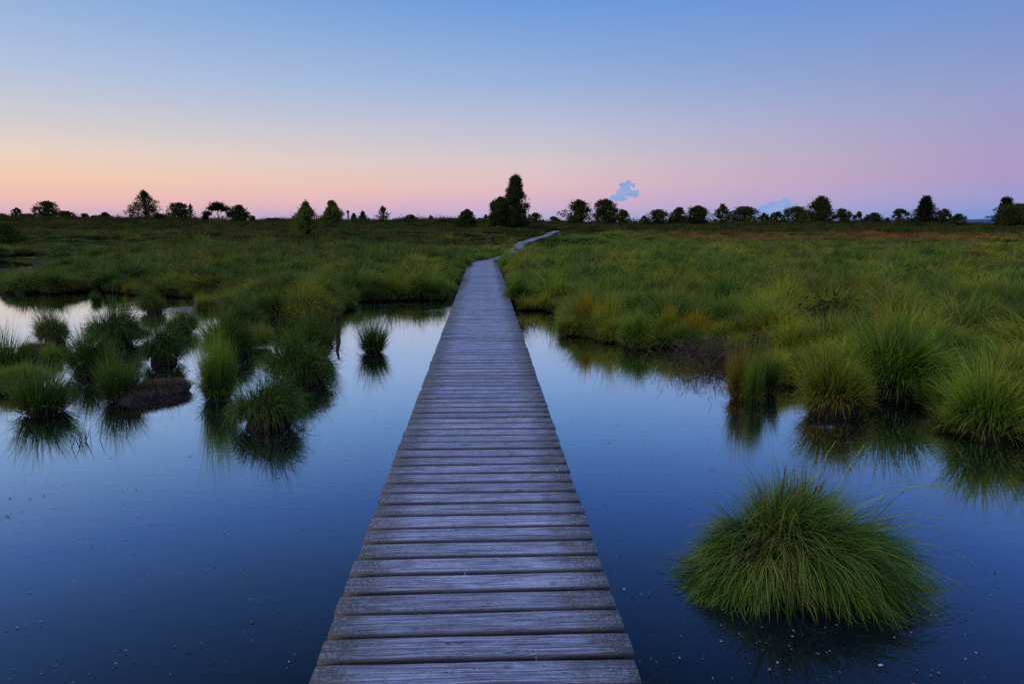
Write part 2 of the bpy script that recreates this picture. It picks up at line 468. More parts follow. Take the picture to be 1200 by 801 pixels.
# ------------------------------------------------------------------ boardwalk
def build_walk():
    seg = np.diff(WALK, axis=0)
    L = np.concatenate([[0], np.cumsum(np.hypot(seg[:, 0], seg[:, 1]))])
    pitch, wid, length = 0.1555, 0.139, 1.105
    prof = np.array([(-0.5, -0.034), (-0.5, -0.009), (-0.465, -0.0025), (-0.39, 0.0), (0.0, 0.0018), (0.39, 0.0), (0.465, -0.0025), (0.5, -0.009), (0.5, -0.034)])
    J = Join()
    s = 0.05
    nl = 15
    rnd = random.Random(3)
    idx = 0
    drift = 0.0
    zz = 0.0
    while s < L[-1]:
        i = min(np.searchsorted(L, s) - 1, len(seg) - 1); i = max(i, 0)
        t = (s - L[i]) / (L[i + 1] - L[i])
        # heading blended between segments so bends fan out softly
        ds = 0.6
        def pt(q):
            q = min(max(q, 0), L[-1] - 1e-3)
            j = max(min(np.searchsorted(L, q) - 1, len(seg) - 1), 0)
            tt = (q - L[j]) / (L[j + 1] - L[j])
            return WALK[j] + tt * seg[j]
        c = pt(s); hd = pt(s + ds) - pt(s - ds)
        y = c[1]
        rough = 0.3 + 0.9 * min(max((y - 4.5) / 8, 0), 1)
        drift = drift * 0.86 + rnd.gauss(0, 0.0045) * rough
        zz = zz * 0.9 + rnd.gauss(0, 0.0020) * rough
        ang = math.atan2(hd[1], hd[0]) - math.pi / 2 + drift + rnd.gauss(0, 0.0018)
        z = path_z(c[0], c[1]) + zz + rnd.gauss(0, 0.0009)
        if y < 30: z = DECKZ + zz + rnd.gauss(0, 0.0008)
        elif y < 42: z = DECKZ + (path_z(c[0], c[1]) - DECKZ) * (y - 30) / 12 + zz
        le = length * (1 + rnd.gauss(0, 0.0025)); off = rnd.gauss(0, 0.003)
        wd = wid * (1 + rnd.uniform(-0.035, 0.02))
        n = nl if y < 14 else 5
        le *= 1 - 0.40 * min(max((y - 27.5) / 2, 0), 1)
        us = np.linspace(-0.5, 0.5, n)
        rr = rnd.random()
        tilt = rnd.gauss(0, 0.0025)
        V, A = [], []
        ph = rnd.uniform(0, 6.28)
        for u in us:
            wob = 0.0014 * math.sin(u * 9 + ph) + rnd.gauss(0, 0.0006)
            x = u * le + off
            endc = 0.0 if abs(u) < 0.499 else 0.002
            for (pv, pz) in prof:
                yy = pv * wd + (wob if abs(pv) > 0.3 else 0)
                V.append((x, yy, pz - endc + tilt * u))
                A.append((x, pv * 2, rr, 1))
        V = np.array(V)
        ca, sa = math.cos(ang), math.sin(ang)
        W = np.stack([V[:, 0] * ca - V[:, 1] * sa + c[0], V[:, 0] * sa + V[:, 1] * ca + c[1], V[:, 2] + z], 1)
        m = len(prof)
        Qs = []
        for a in range(n - 1):
            for b in range(m):
                b2 = (b + 1) % m
                Qs.append((a * m + b, a * m + b2, (a + 1) * m + b2, (a + 1) * m + b))
        # end caps as quads fan
        for base, flip in ((0, True), ((n - 1) * m, False)):
            for b in range(0, 4):
                q = (base + b, base + b + 1, base + m - 2 - b, base + m - 1 - b)
                Qs.append(q[::-1] if flip else q)
        J.add(W, Qs, None, np.array(A))
        s += pitch * (1 + rnd.uniform(-0.012, 0.012))
        idx += 1
    root = empty('boardwalk', (0, 0, 0))
    tag(root, 'narrow grey plank boardwalk leading straight across the dark bog water to the horizon', 'boardwalk')
    link('decking', J.mesh('decking', M['plank']), root)
    # bearers under the planks and the short posts that carry them
    for sx in (-0.34, 0.34):
        J2 = Join()
        for i in range(len(WALK) - 1):
            a, b = WALK[i], WALK[i + 1]
            d = b - a; ln = np.hypot(*d); n_ = np.array([d[1], -d[0]]) / ln
            mid = (a + b) / 2 + n_ * sx
            za = DECKZ if b[1] < 30 else path_z(*((a + b) / 2))
            v, q = box(mid[0], mid[1], za - 0.034 - 0.05 - 0.006, 0.07, ln - 0.01, 0.10, math.atan2(d[1], d[0]) - math.pi / 2)
            J2.add(v, q)
        link('beam', J2.mesh('beam', M['beam']), root)
    for y in np.arange(-2, 27, 2.5):
        x = -0.035 - 0.0392 * y
        for sx in (-0.40, 0.40):
            v, q, t = tube([(x + sx, y, -0.4), (x + sx, y, DECKZ - 0.045)], [0.05, 0.048], 10)
            link('post', np_mesh('post', v, q, t, M['beam'], False), root)
build_walk()

# ------------------------------------------------------------------ grass generator
def blades(orig, dirs, length, droop, width, segs, seed, dead, zmin=0.004, curl=0.0):
    rg = np.random.default_rng(seed)
    n = len(orig)
    p = orig.copy(); d = dirs / np.linalg.norm(dirs, axis=1, keepdims=True)
    side = np.cross(d, np.array([0, 0, 1.0])) + rg.normal(0, 0.45, (n, 3))
    side -= (side * d).sum(1, keepdims=True) * d
    side /= np.linalg.norm(side, axis=1, keepdims=True) + 1e-9
    swirl = rg.normal(0, curl, (n, 3)); swirl[:, 2] *= 0.3
    rings = []
    ts = np.linspace(0, 1, segs + 1)
    for i, t in enumerate(ts):
        wdt = width * (0.75 + 0.5 * t if t < 0.4 else 0.95 * (1 - (t - 0.4) / 0.6) ** 0.8)
        q = p.copy(); q[:, 2] = np.maximum(q[:, 2], zmin)
        if i < segs:
            rings.append(q - side * wdt[:, None] * 0.5); rings.append(q + side * wdt[:, None] * 0.5)
        else:
            rings.append(q)
        stp = (length / segs)[:, None]
        p = p + d * stp
        d = d + np.array([0, 0, -1.0]) * (droop * (0.4 + 1.2 * t) / segs)[:, None] + swirl / segs
        d /= np.linalg.norm(d, axis=1, keepdims=True)
    nr = len(rings)                                   # 2*segs + 1
    V = np.stack(rings, 1).reshape(-1, 3)
    base = np.arange(n)[:, None] * nr
    Qs = np.concatenate([base + np.array([2 * i, 2 * i + 1, 2 * i + 3, 2 * i + 2]) for i in range(segs - 1)], 0) if segs > 1 else None
    Ts = base + np.array([2 * segs - 2, 2 * segs - 1, 2 * segs])
    r = rg.random(n)
    tt = np.concatenate([np.repeat(ts[:-1], 2), [1.0]])
    A = np.zeros((n, nr, 4)); A[..., 0] = tt[None]; A[..., 1] = r[:, None]; A[..., 2] = dead[:, None]; A[..., 3] = 1
    return V, Qs, Ts, A.reshape(-1, 4)

MODES = {   # base radius, dome, spread, length, droop, jitter
    'fountain': (0.22, 0.08, 0.85, 0.55, 0.45, 0.17),
    'mop': (0.32, 0.17, 1.05, 0.42, 2.0, 0.30),
    'upright': (0.30, 0.06, 0.32, 0.85, 0.25, 0.16),
    'hedgehog': (0.30, 0.22, 1.20, 0.44, 0.85, 0.22),
}
def tuft_mesh(name, mode, n, width, segs, seed, lean=(0.18, -0.05), deadf=0.14, mat=None, squash=1.0, flop=0):
    rb, dome, spread, L, droop, jit = MODES[mode]
    rg = np.random.default_rng(seed)
    r = rb * np.sqrt(rg.random(n)); a = rg.random(n) * 2 * math.pi
    # the blades come up in small sheaves, so the outline is ragged
    ns = max(6, n // 45)
    sr = rb * np.sqrt(rg.random(ns)); sa = rg.random(ns) * 2 * math.pi
    which = rg.integers(0, ns, n)
    mixk = rg.random(n) < 0.7
    cx = np.where(mixk, sr[which] * np.cos(sa[which]) + rg.normal(0, 0.035, n), r * np.cos(a))
    cy = np.where(mixk, sr[which] * np.sin(sa[which]) + rg.normal(0, 0.035, n), r * np.sin(a))
    rr = np.minimum(np.hypot(cx, cy), rb * 1.1)
    z = dome * np.sqrt(np.clip(1 - (rr / (rb * 1.02)) ** 2, 0, 1))
    o = np.stack([cx, cy, np.maximum(z, 0.0)], 1)
    out = np.stack([cx, cy], 1) / (rb + 1e-6)
    sdv = rg.normal(0, jit * 0.9, (ns, 2)); slen = rg.uniform(0.72, 1.12, ns)
    d = np.zeros((n, 3)); d[:, 2] = 1.0
    d[:, :2] = out * spread + rg.normal(0, jit, (n, 2)) + np.where(mixk[:, None], sdv[which], 0) + np.array(lean)
    ln = L * rg.uniform(0.5, 1.1, n) * np.where(mixk, slen[which], 1.0)
    dd = droop * rg.uniform(0.5, 1.5, n)
    aa = np.arctan2(cy, cx); pp = rg.uniform(0, 6.28, 3)
    ln *= 1 + .20 * np.sin(aa + pp[0]) + .14 * np.sin(3 * aa + pp[1]) + .10 * np.sin(5 * aa + pp[2])
    dead = (rg.random(n) < deadf).astype(float)
    # dead skirt: low, drooping straw round the foot
    sk = dead > 0
    ln[sk] *= 0.75; dd[sk] *= 1.7; d[sk, :2] *= 1.25
    # outer skirt: short blades round the foot that hang over and hide it
    ks = rg.random(n) < {'mop': .45, 'hedgehog': .30}.get(mode, .18)
    ak = rg.random(n) * 6.283; fk = rg.uniform(.78, 1.02, n)
    o[ks] = np.stack([np.cos(ak) * rb * fk, np.sin(ak) * rb * fk, dome * np.sqrt(np.clip(1 - (fk / 1.02) ** 2, 0, 1))], 1)[ks]
    d[ks] = np.stack([np.cos(ak), np.sin(ak), rg.uniform(.5, 1.4, n)], 1)[ks] + rg.normal(0, .25, (n, 3))[ks]
    ln[ks] = (rg.uniform(.35, .75, n) * (L if mode != 'mop' else L * 1.25))[ks]; dd[ks] = rg.uniform(1.8, 3.4, n)[ks]
    dead[ks] = (rg.random(n) < deadf * 2.2)[ks]
    V, Q_, T_, A = blades(o, d, ln, dd, np.full(n, width) * rg.uniform(0.7, 1.3, n), segs, seed + 1, dead * rg.uniform(0.4, 1, n), 0.004, 0.25)
    # normalise to unit splay and unit height
    ex = np.percentile(np.abs(V[:, 0]), 98.8) + np.percentile(np.abs(V[:, 1]), 98.8)
    ez = np.percentile(V[:, 2], 99.3)
    V[:, :2] /= ex; V[:, 2] = V[:, 2] / ez
    V[:, 2] = np.maximum(V[:, 2], 0.004)
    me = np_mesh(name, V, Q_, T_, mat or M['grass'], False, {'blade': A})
    return me, rb / ex, dome / ez

def mound_mesh(name, rx, ry, h, seed, mat, bottom=-0.12, amp=0.12):
    rg = np.random.default_rng(seed)
    nu, nv = 28, 9
    V = []
    ph = rg.uniform(0, 6.28, 6)
    for j in range(nv):
        f = j / (nv - 1)
        for i in range(nu):
            a = 2 * math.pi * i / nu
            wob = 1 + amp * (math.sin(a * 3 + ph[0]) + 0.6 * math.sin(a * 5 + ph[1]) + 0.4 * math.sin(a * 9 + ph[2] + f * 3))
            if j == 0: r, z = 1.03, bottom
            else:
                g_ = (j - 1) / (nv - 2) * math.pi / 2
                r, z = math.cos(g_) * 0.985 + 0.015, math.sin(g_) * h
                z *= 1 + 0.10 * math.sin(a * 4 + ph[3]) * math.cos(g_)
            V.append((r * rx * wob * math.cos(a), r * ry * wob * math.sin(a), z))
    V.append((0, 0, h))
    Q_ = [(j * nu + i, j * nu + (i + 1) % nu, (j + 1) * nu + (i + 1) % nu, (j + 1) * nu + i) for j in range(nv - 1) for i in range(nu)]
    T_ = [((nv - 1) * nu + i, (nv - 1) * nu + (i + 1) % nu, nv * nu) for i in range(nu)]
    return np_mesh(name, V, Q_, T_, mat, True)

PROTO = {}
def proto(key, *a, **k): PROTO[key] = tuft_mesh('tussock_' + key, *a, **k)
proto('fountain', 'fountain', 1500, 0.0062, 6, 21)
proto('fountain_b', 'fountain', 1500, 0.0062, 6, 22, lean=(0.05, 0.05))
proto('mop', 'mop', 2600, 0.0058, 6, 23, lean=(0.30, -0.1))
proto('mop_b', 'mop', 2600, 0.0058, 6, 24, lean=(0.15, -0.1))
proto('upright', 'upright', 1900, 0.0068, 5, 25, lean=(0.10, 0))
proto('hedgehog', 'hedgehog', 2600, 0.0056, 6, 26, lean=(0.2, -0.1), deadf=0.12)
proto('hedgehog_b', 'hedgehog', 2600, 0.0056, 6, 27, lean=(0.28, -0.1), deadf=0.2)
proto('field_a', 'hedgehog', 900, 0.0095, 5, 31, lean=(0.22, -0.05), deadf=0.08)
proto('field_b', 'fountain', 800, 0.0100, 5, 32, lean=(0.25, 0), deadf=0.08)
proto('field_c', 'upright', 800, 0.0100, 4, 33, lean=(0.22, 0), deadf=0.10)
proto('field_m', 'mop', 1000, 0.0090, 5, 36, lean=(0.25, -0.05), deadf=0.06)
proto('far_a', 'hedgehog', 330, 0.020, 3, 34, lean=(0.2, 0), deadf=0.06)
proto('far_b', 'upright', 300, 0.020, 3, 35, lean=(0.2, 0), deadf=0.08)
MOUND = mound_mesh('root_mound', 1.0, 1.0, 1.0, 3, M['peat'], -0.9)

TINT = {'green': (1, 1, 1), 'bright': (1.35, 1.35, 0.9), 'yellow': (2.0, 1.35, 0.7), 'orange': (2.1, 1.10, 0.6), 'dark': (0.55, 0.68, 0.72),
        'grey': (0.9, 0.8, 1.1), 'green_dimlit': (0.62, 0.72, 0.68), 'bright_dimlit': (1.15, 1.3, 0.8), 'deep': (0.5, 0.85, 0.75), 'straw': (1.6, 1.1, 0.75)}  # left-side green and bright tints carry the dimmer ambient light as colour
REF = {}
HS = 0.0
def tussock(px, py, wpx, top, kind, tint, label, group, rz=0.0, depth=1.0, moundh=None, water=True, cat='grass tussock'):
    """front foot of the tussock at pixel (px, py) on the water plane"""
    x, y = on_plane(px, py)
    mpx = (y * CP + CAMH * SP) / F                    # metres per pixel there
    wd = wpx * mpx
    me, rb, dz = PROTO[kind]
    y += wd * rb * depth
    x *= y / (y - wd * rb * depth)
    ht = (py - top) * mpx / CP * 1.03
    ht = max(ht - 0.0, 0.12)
    z0 = 0.0 if water else float(land_z(x, y)) * 0.5
    o = empty('grass_tussock', (x, y, z0), 0)
    tag(o, label, cat, group)
    bl = link('blades', me, o)
    bl.scale = (wd, wd * depth, ht); bl.rotation_euler = (0, 0, rz)
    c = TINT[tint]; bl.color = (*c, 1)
    mo = link('root_mound', MOUND, o)
    mh = max(dz * .62, .05)
    mo.scale = (wd * rb * .86, wd * rb * depth * .86, ht * mh)
    mo.rotation_euler = (0, 0, rz)
    REF.setdefault(kind, bl)
    return o

GL = 'grass tussocks standing in the left pool'
GR = 'grass tussocks along the right shore'
GB = 'grass tussocks along the far left shore'
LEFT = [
 (12, 437, 84, 386, 'fountain_b', 'green_dimlit', 'dark bushy tussock at the left picture edge with a brown peat ridge beside it', .3, .9),
 (63, 404, 48, 362, 'mop_b', 'green_dimlit', 'compact column-shaped tussock standing alone against the bright far water on the left', .9, .8),
 (50, 487, 92, 428, 'fountain', 'green_dimlit', 'wide splaying dark tussock low on the far left, nearest the left picture edge', 2.1, .9),
 (134, 408, 84, 357, 'mop', 'green_dimlit', 'large drooping tussock at the back of the left cluster with bright water behind', .1, .8),
 (108, 441, 78, 388, 'hedgehog', 'green_dimlit', 'broad leaning tussock in front of the large drooping one in the left cluster', 3.4, .8),
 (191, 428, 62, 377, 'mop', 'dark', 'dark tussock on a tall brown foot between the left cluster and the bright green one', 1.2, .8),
 (143, 470, 66, 414, 'fountain_b', 'green_dimlit', 'fresh green tuft growing from the end of the log-shaped brown peat mound', 1.5, .8),
 (256, 470, 62, 382, 'upright', 'bright_dimlit', 'tall upright bright green tussock in the middle of the left pool', .2, .9),
 (268, 420, 84, 366, 'hedgehog_b', 'green_dimlit', 'dull green tussock directly behind the tall bright green one', .5, .7),
 (312, 504, 112, 442, 'mop', 'green_dimlit', 'large combed-over round tussock nearest the camera on the left side', .0, .75),
 (352, 452, 104, 392, 'mop_b', 'green_dimlit', 'olive tussock just behind the combed-over round one on the left', .4, .8),
 (364, 422, 84, 362, 'upright', 'green_dimlit', 'tall olive tussock at the back of the row nearest the boardwalk', 1.0, .8),
 (436, 414, 48, 371, 'fountain', 'green_dimlit', 'small spiky tussock alone in open water left of the boardwalk', .0, 1.0),
 (180, 367, 38, 340, 'mop_b', 'green_dimlit', 'small round tussock in the channel behind the left cluster', .7, .8),
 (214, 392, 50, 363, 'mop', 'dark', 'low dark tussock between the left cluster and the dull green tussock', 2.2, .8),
 (238, 363, 24, 343, 'upright', 'bright_dimlit', 'tiny bright tuft on a brown peat foot in the far left channel', .4, 1.0),
 (113, 354, 15, 341, 'fountain_b', 'green_dimlit', 'tiniest dark tuft in the bright far water on the left', .4, 1.0),
 (62, 424, 30, 402, 'fountain_b', 'bright_dimlit', 'small fresh tuft between the edge tussock and the leaning broad tussock', .0, 1.0),
 (286, 388, 60, 356, 'hedgehog', 'green_dimlit', 'half hidden tussock behind the dull green one, beside the far bank', 2.6, .8),
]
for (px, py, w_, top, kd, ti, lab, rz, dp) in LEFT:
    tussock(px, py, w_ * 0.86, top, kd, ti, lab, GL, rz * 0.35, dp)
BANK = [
 (285, 378, 62, 343, 'hedgehog_b', 'green_dimlit', 'leftmost of the tussocks on the small bank behind the left pool'),
 (322, 380, 72, 341, 'hedgehog', 'green_dimlit', 'widest tussock in the middle of the small bank behind the left pool'),
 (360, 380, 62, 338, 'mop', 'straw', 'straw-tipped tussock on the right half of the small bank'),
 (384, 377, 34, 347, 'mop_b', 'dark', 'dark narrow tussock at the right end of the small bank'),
 (34, 344, 60, 318, 'field_a', 'green_dimlit', 'dark reflecting tussock on the far bank at the left picture edge'),
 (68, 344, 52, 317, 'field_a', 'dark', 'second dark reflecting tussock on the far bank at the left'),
 (130, 341, 60, 316, 'field_a', 'green_dimlit', 'low bank tussock left of the small round channel tussock'),
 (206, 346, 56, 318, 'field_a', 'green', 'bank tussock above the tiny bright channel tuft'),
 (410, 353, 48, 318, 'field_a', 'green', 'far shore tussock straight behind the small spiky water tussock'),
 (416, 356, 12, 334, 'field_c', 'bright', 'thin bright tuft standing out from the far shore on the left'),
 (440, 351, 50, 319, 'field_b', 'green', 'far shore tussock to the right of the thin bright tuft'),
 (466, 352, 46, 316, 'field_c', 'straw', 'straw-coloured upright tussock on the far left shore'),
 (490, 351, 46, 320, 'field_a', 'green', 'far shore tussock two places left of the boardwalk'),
 (513, 350, 44, 321, 'field_b', 'bright_dimlit', 'far shore tussock touching the left edge of the boardwalk'),
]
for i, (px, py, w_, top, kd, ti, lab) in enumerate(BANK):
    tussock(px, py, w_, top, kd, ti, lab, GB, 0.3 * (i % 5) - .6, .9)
RIGHT = [
 (608, 362, 50, 320, 'field_a', 'bright', 'bright tussock leaning over the right edge of the boardwalk', .9),
 (652, 362, 52, 322, 'field_b', 'bright', 'spiky fan-shaped tussock on the far right shore', .9),
 (688, 393, 38, 344, 'hedgehog_b', 'orange', 'yellow-orange tussock at the corner of the right shore', .9),
 (710, 398, 46, 346, 'upright', 'yellow', 'tall yellow-green tussock right of the shore corner', .9),
 (746, 410, 50, 366, 'hedgehog', 'bright', 'round bright green tussock pushed out into the water on the right', .9),
 (787, 405, 44, 363, 'hedgehog_b', 'yellow', 'yellow-tipped tussock right of the round bright green one', .9),
 (818, 408, 48, 365, 'hedgehog', 'orange', 'orange tussock beside the tangled dead heather on the right shore', .9),
 (848, 375, 62, 322, 'field_m', 'deep', 'big dark blue-green tussock set back from the right shore', .9),
 (868, 470, 44, 404, 'upright', 'orange', 'orange-tipped upright tussock standing in the water, left half of a pair', .8),
 (882, 474, 26, 410, 'upright', 'bright', 'narrow bright green tuft in front of the orange-tipped upright tussock', .9),
 (897, 462, 42, 404, 'fountain_b', 'green', 'grey-green fan tussock leaning right behind the narrow bright tuft', .8),
 (978, 488, 112, 414, 'hedgehog_b', 'yellow', 'round golden-green hedgehog tussock at the water edge on the right', .8),
 (1044, 472, 146, 378, 'hedgehog', 'bright', 'largest fluffy green tussock on the right shore, right of the golden one', .8),
 (1112, 486, 46, 444, 'upright', 'bright', 'small bright tussock between the largest fluffy one and the edge one', .8),
 (1160, 516, 128, 428, 'hedgehog', 'bright', 'big tussock with a reddish straw skirt near the right picture edge', .8),
 (1225, 520, 110, 430, 'hedgehog_b', 'green', 'tussock cut off by the right picture edge', .8),
 (930, 432, 66, 378, 'hedgehog_b', 'yellow', 'yellow-tipped tussock just behind the golden hedgehog tussock', .8),
 (760, 388, 60, 340, 'hedgehog', 'green', 'green tussock behind the round bright one on the right shore', .8),
 (826, 388, 62, 345, 'hedgehog_b', 'straw', 'straw-tipped tussock in front of the big dark blue-green one', .8),
 (880, 400, 66, 350, 'upright', 'bright', 'tall green tussock behind the tangled dead heather', .8),
]
for i, (px, py, w_, top, kd, ti, lab, dp) in enumerate(RIGHT):
    tussock(px, py, w_, top, kd, ti, lab, GR, 0.4 * (i % 4) - .6, dp)
for (px, py, w_, top, kd, ti, lab) in [(700, 330, 30, 305, 'far_a', 'green', 'rounded tussock in the grass right of the boardwalk, well behind the shore'),
                                       (527, 338, 24, 316, 'far_b', 'green', 'tuft crowding the left edge of the boardwalk where it reaches land'),
                                       (543, 320, 26, 301, 'field_a', 'green', 'tuft overhanging the left side of the boardwalk at its far end'),
                                       (551, 313, 20, 298, 'field_b', 'green', 'last small tuft on the left where the boardwalk disappears'),
                                       (597, 322, 32, 299, 'field_a', 'bright', 'full tuft overhanging the right side of the boardwalk at its far end'),
                                       (592, 313, 24, 296, 'field_c', 'green', 'upright tuft hiding the bend of the boardwalk')]:
    tussock(px, py, w_, top, kd, ti, lab, 'tussocks in the open field', 0.2, 1, water=False)

# log-shaped brown peat mound, the ridge beside the edge tussock
def peat_mound(p0, p1, hpx, label, seed):
    (x0, y0), (x1, y1) = on_plane(*p0), on_plane(*p1)
    L = math.hypot(x1 - x0, y1 - y0)
    mpx = ((y0 + y1) / 2 * CP + CAMH * SP) / F
    h = hpx * mpx
    root = empty('peat_mound', ((x0 + x1) / 2, (y0 + y1) / 2, 0), math.atan2(y1 - y0, x1 - x0))
    tag(root, label, 'peat mound', 'bare brown peat mounds')
    m = 22
    ph = seed * 1.7
    xs = np.linspace(-L / 2, L / 2, m)
    rad = [max(.012, h * (1 - abs(2 * x / L) ** 2.8) ** .55 * (.92 + .16 * x / L + .05 * math.sin(x * 23 + ph))) for x in xs]
    v, q, t = tube([(x, .012 * math.sin(x * 9 + ph), h * .12 + .03 * (x / L + .5)) for x in xs], rad, 18)
    v[:, 1] *= 1.15
    v += np.random.default_rng(seed).normal(0, .003, v.shape)
    link('mound', np_mesh('mound', v, q, t, M['mossy'], True), root)
    rg = np.random.default_rng(seed)
    n = 2200
    a = rg.random(n) * 6.283; f = np.sqrt(rg.random(n))
    o = np.stack([np.cos(a) * f * L / 2, np.sin(a) * f * h * 1.1, h * (.15 + .9 * np.sqrt(np.clip(1 - (np.sin(a) * f) ** 2, 0, 1) * (1 - np.abs(np.cos(a) * f) ** 5)))], 1)
    d = o / np.array([L / 2, h * .75, h]) + rg.normal(0, .35, (n, 3)) + np.array([.3, -.2, 0])
    V, Q_, T_, A = blades(o, d, rg.uniform(.03, .11, n), rg.uniform(1, 3.4, n), np.full(n, .004), 4, seed + 5, rg.uniform(.6, 1, n))
    mo = link('dead_thatch', np_mesh('dead_thatch', V, Q_, T_, M['grass'], False, {'blade': A}), root)
    mo.color = (1.1, .9, 1.0, 1)
peat_mound((138, 470), (224, 457), 12, 'long log-shaped brown peat mound lying in the left pool', 41)
peat_mound((24, 420), (64, 417), 12, 'low brown peat ridge beside the tussock at the left picture edge', 42)
peat_mound((226, 360), (264, 358), 8, 'small flat brown peat hump in the far left channel', 43)

# ------------------------------------------------------------------ the large tussock at the near right
def near_tussock():
    cx, cy = on_plane(928, 676)
    cy += 0.0
    root = empty('grass_tussock', (cx, cy, 0), 0, (.95, .93, .96))
    tag(root, 'largest and nearest shaggy tussock, alone in dark water right of the boardwalk, trailing seed stalks', 'grass tussock', 'near water tussock')
    del root['group']
    rx, ry, h = 0.44, 0.28, 0.24
    mo = link('root_mound', mound_mesh('near_mound', rx * .93, ry * .93, h * .93, 77, M['peat'], -0.12, 0.05), root)
    rg = np.random.default_rng(99)
    J = Join()
    # crowns the blades radiate from: x, y, share, length, upness
    # x, y, share, length, upness, lean to +x, height of the crown
    crowns = [(-0.27, -0.04, 0.22, 0.20, 0.50, -.15, .55), (-0.15, -0.04, 0.14, 0.22, 0.80, .05, .98), (-0.01, 0.03, 0.22, 0.30, 0.85, .30, 1.12), (0.12, 0.00, 0.24, 0.46, 0.65, .85, 1.08), (0.24, -0.03, 0.18, 0.33, 0.35, .60, .80)]
    N = 7600
    for (kx, ky, sh, ll, up, lx, hz) in crowns:
        n = int(N * sh)
        # sheaves
        ns = 60
        sa = rg.random(ns) * 6.283; sr = np.sqrt(rg.random(ns)) * 0.23
        wh = rg.integers(0, ns, n)
        bx = kx + sr[wh] * np.cos(sa[wh]) * 1.15 + rg.normal(0, .022, n)
        by = ky + sr[wh] * np.sin(sa[wh]) * 0.95 + rg.normal(0, .022, n)
        q = np.clip((bx / rx) ** 2 + (by / ry) ** 2, 0, .98)
        s_ = np.sqrt(np.where(q > .93, .93 / q, 1)); bx *= s_; by *= s_
        q = np.clip((bx / rx) ** 2 + (by / ry) ** 2, 0, .98)
        bz = h * np.sqrt(1 - q)
        o = np.stack([bx, by, bz * .92 * hz], 1)
        ox, oy = bx - kx, by - ky
        d = np.stack([ox / .23 * .9 + bx / rx * .35 + lx, oy / .23 * .9 + by / ry * .75 - .12, np.full(n, up)], 1)
        sd_ = rg.normal(0, .22, (ns, 3))
        d += sd_[wh] * 1.35 + rg.normal(0, .19, (n, 3))
        ln = ll * rg.uniform(.40, 1.25, n) * rg.uniform(.85, 1.1, ns)[wh]
        dr = rg.uniform(1.2, 3.2, n)
        dead = (rg.random(n) < .10 + .45 * np.exp(-((bx + .13) / .07) ** 2) * (by < .03)) * rg.uniform(.3, 1, n)
        V, Q_, T_, A = blades(o, d, ln, dr, rg.uniform(.0026, .0052, n), 8, int(rg.integers(1e6)), dead, .004, .3)
        J.add(V, Q_, T_, A)
    # tall central fan
    n = 800
    bx = rg.normal(.01, .06, n); by = rg.normal(.03, .05, n)
    o = np.stack([bx, by, np.full(n, h * .9)], 1)
    d = np.stack([(bx + .03) * 4.0 + rg.normal(.14, .12, n), by * 3 + rg.normal(0, .12, n), np.ones(n)], 1)
    V, Q_, T_, A = blades(o, d, rg.uniform(.16, .38, n), rg.uniform(.15, .9, n), rg.uniform(.0025, .0045, n), 7, 5, np.zeros(n), .004, .15)
    J.add(V, Q_, T_, A)
    # stray windblown blades breaking the outline
    n = 420
    a = rg.random(n) * 6.283; f = rg.uniform(.1, .8, n)
    o = np.stack([np.cos(a) * rx * f + .05, np.sin(a) * ry * f, h * .9 * np.sqrt(1 - f ** 2)], 1)
    d = np.stack([np.cos(a) * .8 + .9, np.sin(a) * .7, rg.uniform(.3, 1.3, n)], 1) + rg.normal(0, .45, (n, 3))
    V, Q_, T_, A = blades(o, d, rg.uniform(.28, .60, n), rg.uniform(.3, 1.9, n), rg.uniform(.0020, .0036, n), 8, 26, (rg.random(n) < .35) * rg.uniform(.3, .9, n), .004, .5)
    J.add(V, Q_, T_, A)
    # hanging fringe down to the water all round
    n = 2600
    a = rg.random(n) * 6.283; f = rg.uniform(.70, 1.0, n)
    o = np.stack([np.cos(a) * rx * f, np.sin(a) * ry * f, h * np.sqrt(np.clip(1 - f ** 2, 0, 1)) * .95], 1)
    d = np.stack([np.cos(a) * .8 + .15, np.sin(a) * .9, rg.uniform(.1, 1.1, n)], 1) + rg.normal(0, .22, (n, 3))
    V, Q_, T_, A = blades(o, d, rg.uniform(.10, .27, n), rg.uniform(1.8, 3.6, n), rg.uniform(.0024, .0045, n), 6, 16, (rg.random(n) < .22) * rg.uniform(.3, 1, n))
    J.add(V, Q_, T_, A)
    # brown dead straw low on the front
    n = 620
    a = rg.uniform(math.pi * 1.05, math.pi * 1.9, n)
    f = rg.uniform(.55, .95, n)
    o = np.stack([np.cos(a) * rx * f * .8 - .06, np.sin(a) * ry * f, h * np.sqrt(1 - f ** 2)], 1)
    d = np.stack([np.cos(a), np.sin(a), rg.uniform(-.2, .4, n)], 1) + rg.normal(0, .35, (n, 3))
    V, Q_, T_, A = blades(o, d, rg.uniform(.08, .22, n), rg.uniform(.8, 2, n), rg.uniform(.002, .0035, n), 5, 6, rg.uniform(.7, 1, n))
    J.add(V, Q_, T_, A)
    bl = link('blades', J.mesh('near_blades', M['grass']), root)
    bl.color = (1.02, 1.12, 0.95, 1)
    # seed stalks: thin arcs with knotty heads
    def stalk(b, d, L, drp, seed, red):
        r2 = np.random.default_rng(seed)
        n = 16
        p = np.array(b, float); dd = np.array(d, float); dd /= np.linalg.norm(dd)
        pts = [p.copy()]
        for i in range(n):
            p = p + dd * L / n; dd = dd + np.array([0, 0, -1]) * drp / n * (.4 + 1.4 * i / n) + r2.normal(0, .012, 3)
            dd /= np.linalg.norm(dd); q = p.copy(); q[2] = max(q[2], .006); pts.append(q)
        rad = [.0021 * (1 - .5 * i / n) for i in range(n + 1)]
        v, q, t = tube(pts, rad, 4)
        A = np.zeros((len(v), 4)); A[:, 0] = .8; A[:, 1] = .8; A[:, 2] = .35; A[:, 3] = 1
